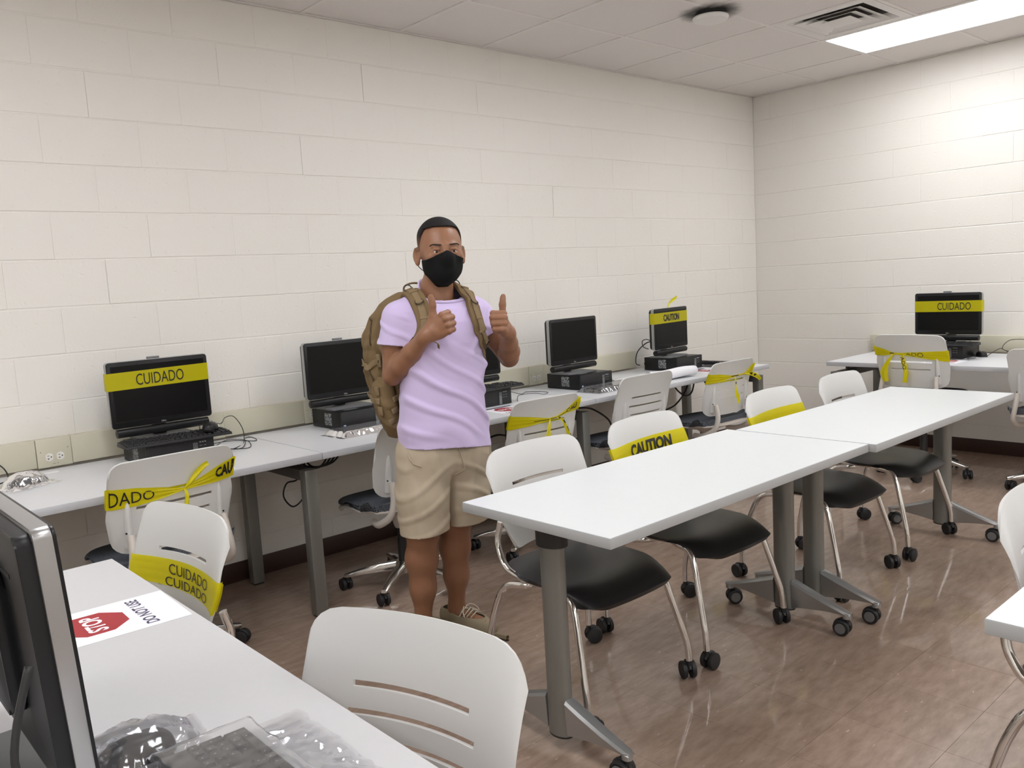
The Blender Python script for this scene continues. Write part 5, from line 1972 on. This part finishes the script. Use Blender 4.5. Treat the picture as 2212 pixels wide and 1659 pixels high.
# --- shoes
def make_shoe(A, to):
    R = rotz(-to)
    o = q3(A[0], A[1], 0)
    fp = lambda x, y, z: o + R @ q3(x, y, z)
    up = Fld()
    up.chain([fp(0, -0.052, 0.046), fp(0, 0.02, 0.046), fp(0.002, 0.10, 0.038), fp(0.003, 0.170, 0.032)], [0.033, 0.036, 0.038, 0.033], 0.03)
    up.cone(fp(0, -0.045, 0.070), fp(0, 0.045, 0.078), 0.031, 0.024, 0.03)
    up.cone(fp(0, 0.03, 0.078), fp(0.002, 0.12, 0.045), 0.024, 0.030, 0.03)

    def foot_out(P):
        q = (P - o) @ R
        y = q[:, 1]
        hw = np.interp(y, [-0.095, -0.075, -0.03, 0.03, 0.09, 0.145, 0.185, 0.208], [0.006, 0.026, 0.036, 0.037, 0.045, 0.043, 0.030, 0.006])
        return np.abs(q[:, 0] - 0.002) - hw, q

    def upper(P):
        d = up(P)
        q = (P - o) @ R
        q0, q1, q2 = q[:, 0], q[:, 1], q[:, 2]
        op = np.sqrt((q0 / 0.027) ** 2 + ((q1 + 0.016) / 0.046) ** 2) - 1       # opening for the ankle
        o_ = np.maximum(d, -(d + 0.006))
        return np.maximum(np.maximum(o_, np.where(q2 > 0.055, -op * 0.026, -1)), np.maximum(0.016 - q2, q2 - (0.086 - 0.25 * np.clip(q1 + 0.02, 0, 0.05))))

    def sole(P):
        e, q = foot_out(P)
        return np.maximum(e, np.maximum(q[:, 2] - 0.024, 0.006 - q[:, 2]))

    def tread(P):
        e, q = foot_out(P)
        return np.maximum(e + 0.001, np.maximum(q[:, 2] - 0.007, 0.0005 - q[:, 2]))
    lo, hi = tuple(o + q3(-0.12, -0.14, -0.004)), tuple(o + q3(0.12, 0.22, 0.12))
    u = flipx(net(upper, lo, hi, 0.0026, 'shoe', 'shoe_canvas', PER))
    u['label'] = 'tan canvas lace-up shoe'
    flipx(net(sole, lo, hi, 0.003, 'shoe_sole', 'shoe_sole', u))
    flipx(net(tread, lo, hi, 0.003, 'shoe_tread', 'shoe_tread', u))
    lc = MB()
    ey = MB()
    on = lambda x, y, z, l=0.003: F_(on_skin(fp(x, y, z), l, up))
    for k in range(4):
        y = 0.046 + 0.019 * k
        lc.tube([on(-0.022, y, 0.07), on(0, y + 0.004, 0.09, 0.005), on(0.022, y, 0.07)], 0.0024, 6)
        for s in (-1, 1):
            c = on(s * 0.023, y, 0.07, 0.0015)
            ey.lathe([(0.002, 0), (0.0036, 0.0006), (0.002, 0.0012)], 10, Matrix.Translation(c))
    kn = fp(0, 0.040, 0.092)
    for s in (-1, 1):
        lc.tube(spline([F_(kn), F_(kn + R @ q3(s * 0.018, 0.016, 0.018)), F_(kn + R @ q3(s * 0.040, 0.030, 0.006)), F_(kn + R @ q3(s * 0.046, 0.042, -0.012)), F_(kn + R @ q3(s * 0.030, 0.020, -0.004)), F_(kn)], 5), 0.0021, 6)
        lc.tube(spline([F_(kn), F_(kn + R @ q3(s * 0.020, 0.004, -0.004)), F_(kn + R @ q3(s * 0.034, 0.006, -0.026)), F_(kn + R @ q3(s * 0.040, 0.002, -0.052))], 5), 0.0021, 6)
    lc.build('shoelace', 'shoe_lace', u, smooth=180)
    ey.build('eyelet_row', 'shoe_lace', u, smooth=180)


make_shoe(AR, -8)
make_shoe(AL, 22)
# thumb nails
for f, sg in ((fR, 1), (fL, 1)):
    pass

# ------------------------------------------------------------------ backpack
PACK = thing('backpack', 'brown military-style backpack with webbing straps on the back of the man', 'backpack', (-4.535, -1.385, 0), math.radians(168.29))
PZ = [0.80, 0.835, 0.88, 0.98, 1.06, 1.155, 1.24, 1.31, 1.36, 1.395, 1.41]
PA = [0.090, 0.128, 0.150, 0.180, 0.194, 0.202, 0.196, 0.172, 0.130, 0.085, 0.050]
PB = [0.060, 0.088, 0.104, 0.118, 0.122, 0.122, 0.116, 0.104, 0.080, 0.050, 0.030]
PCY = [-0.200, -0.210, -0.226, -0.240, -0.244, -0.244, -0.238, -0.224, -0.205, -0.190, -0.185]


def pack_f(P):
    z = P[:, 2]
    d = loft(P, PZ, [0.018] * 11, PCY, PA, PB, 3.0)
    x, y = P[:, 0], P[:, 1]
    w = np.sin(17 * x + 9 * z) + np.sin(29 * y - 13 * z)
    d -= 0.004 * np.maximum(0, np.sin(z * 46 + 20 * y + w)) ** 2 + 0.003 * np.maximum(0, np.sin(z * 21 - 33 * y + w * 1.4)) ** 3
    # panel seams
    for yy, dep in ((-0.165, 0.006), (-0.268, 0.008)):
        d += dep * np.exp(-((y - yy - 0.10 * (z - 1.1) ** 2) / 0.005) ** 2) * sstep(np.abs(x - 0.018), 0.10, 0.15)
    return np.maximum(d, np.maximum(0.815 - z, z - 1.405))


net_p = flipx(net(pack_f, (-0.24, -0.42, 0.78), (0.27, -0.06, 1.44), 0.0042, 'main_compartment', 'pack_canvas', PACK))


def pouch_f(P):
    z = P[:, 2]
    d = loft(P, [0.84, 0.90, 1.00, 1.12, 1.20, 1.25], [0.018] * 6, [-0.345, -0.352, -0.358, -0.356, -0.346, -0.335], [0.09, 0.118, 0.130, 0.130, 0.115, 0.08], [0.030, 0.044, 0.050, 0.048, 0.036, 0.020], 3.2)
    return np.maximum(d, np.maximum(0.85 - z, z - 1.245))


flipx(net(pouch_f, (-0.16, -0.44, 0.80), (0.20, -0.26, 1.29), 0.005, 'rear_pocket', 'pack_canvas', PACK))


def side_pouch(P):
    z = P[:, 2]
    d = loft(P, [0.82, 0.86, 0.95, 1.04, 1.075], [-0.105, -0.118, -0.142, -0.150, -0.145], [-0.165, -0.165, -0.170, -0.172, -0.172], [0.024, 0.036, 0.042, 0.038, 0.020], [0.040, 0.058, 0.066, 0.058, 0.036], 2.6)
    d -= 0.004 * np.maximum(0, np.sin(z * 70 + 30 * P[:, 1])) ** 2
    return np.maximum(d, np.maximum(0.825 - z, z - 1.075))


flipx(net(side_pouch, (-0.24, -0.28, 0.79), (-0.05, -0.07, 1.11), 0.004, 'side_pocket', 'pack_canvas', PACK))


def grad(fn, p):
    e = 1.5e-3
    Q = np.array([p, p + [e, 0, 0], p + [0, e, 0], p + [0, 0, e]])
    d = fn(Q)
    g_ = d[1:] - d[0]
    return g_ / (np.linalg.norm(g_) + 1e-12)


def ribbon(name, ctrl, width, thick, fn, lift, m, parent, n=6, taper=None):
    """padded strap laid on a surface"""
    pts = [q3(*p) for p in spline(ctrl, n)]
    P = [on_skin(p, lift, fn, 8) for p in pts]
    for _ in range(3):
        P = [P[0]] + [(P[i - 1] + 2 * P[i] + P[i + 1]) / 4 for i in range(1, len(P) - 1)] + [P[-1]]
    bm = bmesh.new()
    rings = []
    for i, p in enumerate(P):
        t = P[min(i + 1, len(P) - 1)] - P[max(i - 1, 0)]
        t /= np.linalg.norm(t)
        nn = grad(fn, p); nn = nn - t * (nn @ t); nn /= np.linalg.norm(nn)
        sd = np.cross(t, nn)
        w = width * (taper(i / (len(P) - 1)) if taper else 1) / 2
        h = thick / 2
        rings.append([bm.verts.new(F_(p + sd * a * w + nn * b_ * h)) for a, b_ in ((-1, -0.3), (-0.93, 0.75), (-0.6, 1), (0.6, 1), (0.93, 0.75), (1, -0.3), (0.9, -1), (-0.9, -1))])
    for A, B_ in zip(rings, rings[1:]):
        for k in range(8):
            bm.faces.new((A[k], A[(k + 1) % 8], B_[(k + 1) % 8], B_[k]))
    bm.faces.new(rings[0][::-1]); bm.faces.new(rings[-1])
    return bm_obj(name, bm, m, parent, 60), P


def body_or_shirt(P):
    return shirt_solid(P)


STR = {
    'R': [(-0.050, -0.14, 1.30), (-0.058, -0.115, 1.375), (-0.066, -0.06, 1.412), (-0.070, 0.00, 1.405), (-0.070, 0.05, 1.370), (-0.068, 0.095, 1.300), (-0.085, 0.105, 1.245), (-0.118, 0.085, 1.195)],
    'L': [(0.140, -0.14, 1.30), (0.138, -0.115, 1.375), (0.134, -0.06, 1.408), (0.130, 0.00, 1.395), (0.134, 0.05, 1.350), (0.146, 0.09, 1.280), (0.158, 0.10, 1.225), (0.170, 0.085, 1.180)],
}
for sd_, ctrl in STR.items():
    st, P = ribbon('shoulder_strap', ctrl, 0.066, 0.016, body_or_shirt, 0.009, 'pack_canvas', PACK, taper=lambda t: 1.0 - 0.25 * max(0, t - 0.6) / 0.4)
    wb, Pw = ribbon('strap_webbing', [tuple(p) for p in P[4::4]], 0.026, 0.004, body_or_shirt, 0.0195, 'pack_webbing', st, n=4)
    # webbing stitched down in loops
    for k in range(10, len(P) - 6, 5):
        p = P[k]; nn = grad(body_or_shirt, p)
        t = P[k + 1] - P[k - 1]; t /= np.linalg.norm(t)
        s_ = np.cross(t, nn)
        M = Matrix((F_(s_), F_(t), F_(nn))).transposed().to_4x4()
        M.translation = F_(p + nn * 0.0125)
        MB().box((0, 0, 0), (0.034, 0.010, 0.005), bevel=0.002).build('webbing_loop', 'pack_webbing', st).matrix_local = M
    # D ring on the chest and a ring standing at the shoulder
    for k, rr_, tall in ((int(len(P) * 0.60), 0.016, False), (int(len(P) * 0.34), 0.015, True)):
        p = P[k]; nn = grad(body_or_shirt, p)
        t = P[k + 1] - P[k - 1]; t /= np.linalg.norm(t)
        s_ = np.cross(t, nn)
        u = (t * 0.9 + nn * 0.35) if not tall else (nn * 0.9 - t * 0.35)
        u /= np.linalg.norm(u)
        c = p + nn * (0.014 if not tall else 0.016)
        pts = [F_(c + s_ * rr_ * math.cos(a_) + u * rr_ * math.sin(a_)) for a_ in [2 * PI * j / 18 for j in range(18)]]
        MB().tube(pts, 0.0022, 6, closed=True).build('strap_ring', 'pack_ring', st, smooth=180)
    # ladder buckle at the lower end
    p = P[-3]; nn = grad(body_or_shirt, p); t = P[-2] - P[-4]; t /= np.linalg.norm(t); s_ = np.cross(t, nn)
    M = Matrix((F_(s_), F_(t), F_(nn))).transposed().to_4x4(); M.translation = F_(p + nn * 0.010)
    bk = MB()
    for o_ in (-0.014, 0.0, 0.014):
        bk.box((0, o_, 0), (0.046, 0.005, 0.008), bevel=0.002)
    for o_ in (-0.022, 0.022):
        bk.box((o_, 0, 0), (0.005, 0.033, 0.008), bevel=0.002)
    bk.build('ladder_buckle', 'pack_trim', st).matrix_local = M
    # webbing running back under the arm to the pack
    e = P[-1]
    sg = -1 if sd_ == 'R' else 1
    ribbon('lower_webbing', [tuple(e), (e[0] + sg * 0.012, e[1] - 0.02, e[2] - 0.04), (0.026 + sg * 0.178, 0.0, e[2] - 0.10), (0.026 + sg * 0.172, -0.09, e[2] - 0.18), (0.018 + sg * 0.14, -0.13, e[2] - 0.24)], 0.026, 0.003, body_or_shirt, 0.004, 'pack_webbing', st, n=5)
# loose tail of the chest webbing
tl = [(-0.066, 0.150, 1.222), (-0.052, 0.158, 1.214), (-0.040, 0.158, 1.205), (-0.036, 0.152, 1.190)]
MB().tube([F_(q3(*p)) for p in spline([(x, y - 0.020, z) for x, y, z in tl], 4)], 0.010, 8, flat=(1.0, 0.22)).build('strap_tail', 'pack_webbing', PACK, smooth=180)
# details on the side that shows
for z0, z1, yy in ((1.20, 1.345, -0.165), (0.92, 1.12, -0.150)):
    pts = [on_skin((-0.21, yy - 0.01 * k, z0 + (z1 - z0) * k / 7), 0.001, pack_f, 8) for k in range(8)]
    MB().tube([F_(p) for p in pts], 0.0035, 6).build('edge_piping', 'pack_trim', PACK, smooth=180)
cp = [(-0.21, -0.13, 1.150), (-0.215, -0.16, 1.128), (-0.22, -0.20, 1.120), (-0.22, -0.26, 1.124), (-0.20, -0.31, 1.130)]
ribbon('compression_strap', cp, 0.024, 0.003, pack_f, 0.003, 'pack_webbing', PACK)
cp = [(-0.20, -0.12, 0.985), (-0.21, -0.17, 0.975), (-0.20, -0.24, 0.980), (-0.18, -0.31, 0.985)]
ribbon('compression_strap', cp, 0.024, 0.003, lambda P: np.minimum(pack_f(P), side_pouch(P)), 0.003, 'pack_webbing', PACK)
for (y_, z_, hh2) in ((-0.140, 1.135, 0.052), (-0.135, 1.02, 0.035), (-0.128, 0.93, 0.035)):
    p = on_skin((-0.22, y_, z_), 0.004, lambda P: np.minimum(pack_f(P), side_pouch(P)), 8)
    MB().box(F_(p), (0.008, 0.026, hh2), rot=(0, 0.1, 0.2), bevel=0.003).build('buckle', 'pack_webbing', PACK)
for k in range(3):
    p = on_skin((-0.15 + 0.015 * k, -0.10, 0.90 + 0.045 * k), 0.004, side_pouch, 8)
    MB().box(F_(p), (0.034, 0.010, 0.022), rot=(0.2, 0.2, 0.5), bevel=0.003).build('webbing_tab', 'pack_webbing', PACK)
MB().tube([F_(q3(*p)) for p in spline([(-0.03, -0.165, 1.385), (-0.025, -0.175, 1.425), (0.018, -0.178, 1.438), (0.060, -0.175, 1.425), (0.065, -0.165, 1.385)], 6)], 0.009, 8, flat=(1, 0.4)).build('carry_handle', 'pack_webbing', PACK, smooth=180)

# ------------------------------------------------------------------ caution tape
from mathutils import noise as mnoise
BH = BTOP - BBOT
STYLE = [True]                    # which chair back the tape lies on: task chair or stacking chair


def bsurf(u, z, side, off):
    """a point just off the front (+1) or rear (-1) face of a chair back, in chair space"""
    u_ = min(1, max(0, u))
    bk = lambda a, b_: back_pt(a, b_, STYLE[0])
    lo_, hi_ = bk(u_, 0).z, bk(u_, 1).z
    v = min(1, max(0, (z - lo_) / (hi_ - lo_)))
    e = 1e-3
    p = bk(u_, v)
    du = bk(min(1, u_ + e), v) - bk(max(0, u_ - e), v)
    dv = bk(u_, min(1, v + e)) - bk(u_, max(0, v - e))
    if 0.02 < u_ < 0.98:
        n = dv.cross(du).normalized()
    else:
        n = Vector((0, 1, 0))
    if n.y < 0:
        n = -n
    p = Vector((p.x + (u - u_) * 0.42, p.y, z))
    return p + n * (off if side > 0 else -0.0075 - off)


def strip(parent, fn, nu, nv, name='tape_band', m='caution_tape'):
    bm = bmesh.new()
    G = [[bm.verts.new(fn(i / nu, j / nv)) for j in range(nv + 1)] for i in range(nu + 1)]
    for i in range(nu):
        for j in range(nv):
            bm.faces.new((G[i][j], G[i + 1][j], G[i + 1][j + 1], G[i][j + 1]))
    return bm_obj(name, bm, m, parent, 50)


def ip(x, xs, ys):
    return float(np.interp(x, xs, ys))


def tape_thing(label, chair, dz=0.0):
    t = thing('caution_tape', label, 'tape', tuple(chair.location), chair.rotation_euler.z, 'yellow caution tape around chairs and screens')
    t.location.z = dz
    return t


def tail(parent, pts, w, seed=0.0, marks=None):
    """free end of tape hanging as a crumpled ribbon; w: width list"""
    P = spline(pts, 8)
    n = len(P) - 1

    def fn(a, b_):
        i = min(n, int(round(a * n)))
        p = P[i]
        t = (P[min(i + 1, n)] - P[max(i - 1, 0)]).normalized()
        sd = t.cross(Vector((0, 1, 0.15))).normalized()
        ww = ip(a, [k / (len(w) - 1) for k in range(len(w))], w)
        q = p + sd * (b_ - 0.5) * ww
        q.y += 0.006 * math.sin(b_ * 7 + a * 5 + seed) * min(1, ww / 0.03)
        return q
    o = strip(parent, fn, n, 6, 'tape_tail')
    for k, (a0, a1, b0, b1) in enumerate(marks or []):
        strip(o, lambda a, b_: fn(a0 + (a1 - a0) * a, b0 + (b1 - b0) * b_) + Vector((0, -0.0022, 0)), 3, 2, 'printed_letter', 'tape_ink')
    return o


def band(t, side, cz, hw, u0=-0.012, u1=1.012, off=0.0022, pleat=0.0015, nu=44):
    """cz, hw: functions of u"""
    def fn(a, b_):
        u = u0 + (u1 - u0) * a
        h = hw(u)
        fold = pleat * math.sin(b_ * 19 + u * 3) * min(1.0, (0.038 / max(h, 0.004)) * 0.5)
        return bsurf(u, cz(u) + h * (2 * b_ - 1), side, off + max(0, fold) + pleat * 0.3)
    o = strip(t, fn, nu, 10)
    return o, fn


def edge_wrap(t, u, cz, hw):
    """the bit that passes round the edge of the back"""
    sg = 1 if u > 0.5 else -1

    def fn(a, b_):
        z = cz(u) + hw(u) * (2 * b_ - 1)
        p, q = bsurf(u, z, 1, 0.0024), bsurf(u, z, -1, 0.0024)
        r = p.lerp(q, a)
        r.x += sg * 0.004 * math.sin(PI * a)
        return r
    return strip(t, fn, 5, 8)


def words_on(t, text, side, ua, ub, cz, h, off=0.0048, bold=0.0, parent=None, squash=None):
    """lettering mapped on the band: from u=ua (start of reading) to u=ub"""
    bm = text_mesh(text, 1.0, 1.0, bold=bold, max_edge=0.06)

    def fn(x, y):
        u = ua + (ub - ua) * x
        hh_ = h(u) if callable(h) else h
        return bsurf(u, cz(u) + hh_ * (y - 0.5), side, off)
    warp(bm, fn)
    return lettering('tape_lettering', bm, 'tape_ink', parent or t)


K_ = lambda v: (lambda u: v)
# 1: DADO ... CAU, knotted behind, first wall desk
ch, dz = task[0], 0.030
t = tape_thing('yellow tape reading DADO and CAU knotted round a task chair back', ch, dz)
cz = lambda u: ip(u, [0, 0.55, 1], [0.716, 0.712, 0.752])
hw = lambda u: ip(u, [0, 0.2, 0.4, 0.55, 0.70, 0.85, 1], [0.039, 0.034, 0.020, 0.0045, 0.017, 0.031, 0.039])
bd, _ = band(t, -1, cz, hw, pleat=0.003)
band(t, 1, cz, K_(0.036)); edge_wrap(t, 0, cz, hw); edge_wrap(t, 1, cz, hw)
words_on(t, 'DADO', -1, 0.010, 0.33, cz, lambda u: ip(u, [0, 0.33], [0.058, 0.030]), parent=bd)
words_on(t, 'CAU', -1, 0.83, 1.0, lambda u: cz(u) + 0.004, lambda u: ip(u, [0.83, 1], [0.034, 0.056]), bold=0.05, parent=bd)
k0 = bsurf(0.56, 0.712, -1, 0.008)
tail(t, [k0, k0 + Vector((0.018, -0.012, 0.020)), k0 + Vector((0.042, -0.020, 0.052)), k0 + Vector((0.066, -0.024, 0.076)), k0 + Vector((0.084, -0.026, 0.084))], [0.006, 0.020, 0.026, 0.022, 0.016])
tail(t, [k0, k0 + Vector((0.0, -0.010, -0.02)), k0 + Vector((-0.004, -0.012, -0.06))], [0.006, 0.014, 0.020], 2)

# 2: beside the man
ch, dz = task[2], -0.015
t = tape_thing('yellow tape tied with two hanging ends on the task chair beside the man', ch, dz)
cz = lambda u: ip(u, [0, 0.5, 0.62, 1], [0.742, 0.735, 0.738, 0.785])
hw = lambda u: ip(u, [0, 0.25, 0.5, 0.62, 0.8, 1], [0.037, 0.024, 0.006, 0.0045, 0.012, 0.034])
bd, _ = band(t, -1, cz, hw, pleat=0.003)
band(t, 1, cz, K_(0.035)); edge_wrap(t, 0, cz, hw); edge_wrap(t, 1, cz, hw)
words_on(t, 'CAU', -1, 0.78, 0.97, cz, lambda u: ip(u, [0.78, 1], [0.016, 0.034]), bold=0.05, parent=bd)
k0 = bsurf(0.52, 0.735, -1, 0.008); k1 = bsurf(0.62, 0.738, -1, 0.008)
strip(bd, lambda a, b_: bsurf(0.30 + 0.5 * a, cz(0.30 + 0.5 * a) - 0.0035 + 0.003 * b_, -1, 0.0062), 12, 1, 'printed_letter', 'tape_ink')
tail(t, [k0, k0 + Vector((-0.018, -0.016, -0.018)), k0 + Vector((-0.036, -0.020, -0.060)), k0 + Vector((-0.044, -0.022, -0.110)), k0 + Vector((-0.046, -0.024, -0.150))], [0.006, 0.016, 0.026, 0.040, 0.046], 1)
tail(t, [k1, k1 + Vector((0.020, -0.016, -0.014)), k1 + Vector((0.044, -0.020, -0.060)), k1 + Vector((0.066, -0.022, -0.112)), k1 + Vector((0.074, -0.024, -0.135))], [0.006, 0.016, 0.020, 0.022, 0.020], 4,
     [(0.10, 0.16, 0.05, 0.95), (0.28, 0.38, 0.55, 1.0), (0.48, 0.58, 0.55, 1.0), (0.66, 0.78, 0.6, 1.0), (0.86, 0.94, 0.5, 0.95)])

# 3: beside the room corner
ch, dz = task[4], 0.0
t = tape_thing('yellow tape tied round the task chair beside the room corner, one end dangling', ch, dz)
cz = lambda u: ip(u, [0, 0.4, 0.75, 1], [0.748, 0.748, 0.752, 0.772])
hw = lambda u: ip(u, [0, 0.2, 0.42, 0.6, 0.78, 0.9, 1], [0.032, 0.026, 0.008, 0.0035, 0.006, 0.022, 0.034])
bd, _ = band(t, -1, cz, hw, pleat=0.003)
band(t, 1, cz, K_(0.035)); edge_wrap(t, 0, cz, hw); edge_wrap(t, 1, cz, hw)
strip(bd, lambda a, b_: bsurf(0.42 + 0.17 * a, cz(0.5) - 0.002 + 0.005 * b_, -1, 0.0058), 8, 1, 'printed_letter', 'tape_ink')
k0 = bsurf(0.50, 0.745, -1, 0.008); k1 = bsurf(0.74, 0.752, -1, 0.008)
tail(t, [k0, k0 + Vector((-0.012, -0.014, -0.030)), k0 + Vector((-0.020, -0.018, -0.075)), k0 + Vector((-0.010, -0.020, -0.125)), k0 + Vector((0.004, -0.022, -0.172))], [0.008, 0.012, 0.016, 0.032, 0.018], 0, [(0.26, 0.33, 0.1, 0.9)])
tail(t, [k1, k1 + Vector((0.040, -0.020, -0.004)), k1 + Vector((0.085, -0.034, -0.024)), k1 + Vector((0.120, -0.040, -0.046))], [0.012, 0.026, 0.030, 0.026], 2, [(0.30, 0.42, 0.3, 0.8), (0.5, 0.6, 0.35, 0.8)])

# 4: shorter wall
ch, dz = task[5], 0.095
t = tape_thing('yellow CUIDADO tape tied with two ends on the chair at the shorter wall', ch, dz)
cz = lambda u: ip(u, [0, 0.30, 0.5, 1], [0.738, 0.726, 0.724, 0.712])
hw = lambda u: ip(u, [0, 0.15, 0.30, 0.42, 0.7, 1], [0.030, 0.022, 0.0055, 0.007, 0.022, 0.036])
bd, _ = band(t, -1, cz, hw, pleat=0.003)
band(t, 1, cz, K_(0.035)); edge_wrap(t, 0, cz, hw); edge_wrap(t, 1, cz, hw)
words_on(t, 'ADO', -1, 0.47, 0.70, cz, lambda u: ip(u, [0.47, 0.70], [0.016, 0.032]), parent=bd)
strip(bd, lambda a, b_: bsurf(0.24 + 0.06 * a, cz(0.27) - 0.002 + 0.006 * b_, -1, 0.0058), 6, 1, 'printed_letter', 'tape_ink')
k0 = bsurf(0.29, 0.722, -1, 0.008); k1 = bsurf(0.42, 0.722, -1, 0.008)
tail(t, [k0, k0 + Vector((-0.010, -0.014, -0.026)), k0 + Vector((-0.036, -0.018, -0.075)), k0 + Vector((-0.050, -0.022, -0.120)), k0 + Vector((-0.036, -0.024, -0.178))], [0.008, 0.018, 0.030, 0.050, 0.038], 3)
tl_ = tail(t, [k1, k1 + Vector((0.012, -0.014, -0.028)), k1 + Vector((0.026, -0.018, -0.078)), k1 + Vector((0.036, -0.022, -0.120)), k1 + Vector((0.030, -0.024, -0.178))], [0.012, 0.026, 0.032, 0.034, 0.030], 5)
bm = text_mesh('ADO', 0.030, 0.075, max_edge=0.006)
warp(bm, lambda x, y: tuple(k1 + Vector((0.006 + 0.24 * x + (y - 0.015) * 0.8 + 0.006, -0.024, -0.012 - x * 1.08 + (y - 0.015) * 0.15))))
lettering('tape_lettering', bm, 'tape_ink', tl_)

STYLE[0] = False
# 5 to 7: bands across the front of stacking chairs
ch = stack[1]
t = tape_thing('yellow CAUTION tape across the front of a chair back at the folding table', ch)
cz = lambda u: 0.722 + 0.016 * (0.5 - u)
bd, _ = band(t, 1, cz, K_(0.038)); band(t, -1, cz, K_(0.034)); edge_wrap(t, 0, cz, K_(0.037)); edge_wrap(t, 1, cz, K_(0.037))
words_on(t, 'CAUTION', 1, 0.74, 0.19, cz, 0.052, bold=0.045, parent=bd)
e0 = bsurf(1.01, 0.70, 1, 0.004)
tail(t, [e0, e0 + Vector((0.012, 0.004, -0.002)), e0 + Vector((0.030, 0.006, 0.006))], [0.02, 0.022, 0.018], 1)
ch = stack[2]
t = tape_thing('plain yellow tape band across a chair at the second folding table', ch)
cz = lambda u: 0.716 + 0.010 * (0.5 - u)
bd, _ = band(t, 1, cz, K_(0.038)); band(t, -1, cz, K_(0.034)); edge_wrap(t, 0, cz, K_(0.037)); edge_wrap(t, 1, cz, K_(0.037))
ch = stack[5]
t = tape_thing('yellow CUIDADO tape folded round the front of the chair at the STOP notice desk', ch)
cz = lambda u: 0.655 + 0.010 * (u - 0.5)
hw = lambda u: ip(u, [0, 0.5, 1], [0.042, 0.040, 0.034])
bd, _ = band(t, 1, cz, hw, pleat=0.002); band(t, -1, cz, K_(0.036)); edge_wrap(t, 0, cz, hw); edge_wrap(t, 1, cz, hw)
words_on(t, 'CUIDADO', 1, 0.66, 0.16, lambda u: cz(u) + 0.012, 0.030, parent=bd)
words_on(t, 'CUIDADO', 1, 0.70, 0.15, lambda u: cz(u) - 0.024, 0.026, parent=bd)


# on the screens: a strip stuck round the monitor
def screen_tape(mon, label, text, zc, tilt, xa, xb, bold, w=0.436, half=0.0375):
    t = thing('caution_tape', label, 'tape', tuple(mon.location), mon.rotation_euler.z, 'yellow caution tape around chairs and screens')
    yf = -0.0186
    P = [(-w / 2 + 0.02, 0.034), (-w / 2 - 0.0016, 0.020), (-w / 2 - 0.0016, -0.012), (-w / 2 + 0.003, yf), (w / 2 - 0.003, yf), (w / 2 + 0.0016, -0.012), (w / 2 + 0.0016, 0.020), (w / 2 - 0.02, 0.034)]

    def fn(a, b_):
        k = min(len(P) - 2, int(a * (len(P) - 1)))
        f = a * (len(P) - 1) - k
        x = P[k][0] * (1 - f) + P[k + 1][0] * f
        y = P[k][1] * (1 - f) + P[k + 1][1] * f
        return Vector((x, y, zc + tilt * x + half * (2 * b_ - 1)))
    bd = strip(t, fn, 7 * 6, 2)
    bm = text_mesh(text, 0.049, xb - xa, bold=bold)
    warp(bm, lambda x, y: (xa + x, yf - 0.0014, zc + tilt * (xa + x) - 0.0245 + y))
    lettering('tape_lettering', bm, 'tape_ink', bd)
    return t


screen_tape(mons[0], 'yellow CUIDADO tape stuck across the screen on the first wall desk', 'CUIDADO', 1.096 - PT, 0.012, -0.100, 0.105, 0.0)
t = screen_tape(mons[4], 'yellow CAUTION tape stuck across the screen beside the room corner', 'CAUTION', 1.110 - PT, 0.0, -0.105, 0.105, 0.05)
tail(t, [Vector((0.02, 0.02, 1.15 - PT)), Vector((0.03, 0.02, 1.195 - PT)), Vector((0.07, 0.018, 1.225 - PT)), Vector((0.14, 0.016, 1.245 - PT))], [0.012, 0.014, 0.026, 0.022], 1)
screen_tape(mons[5], 'yellow CUIDADO tape stuck across the screen on the shorter wall', 'CUIDADO', 1.085 - PT, 0.0, -0.065, 0.150, 0.0)
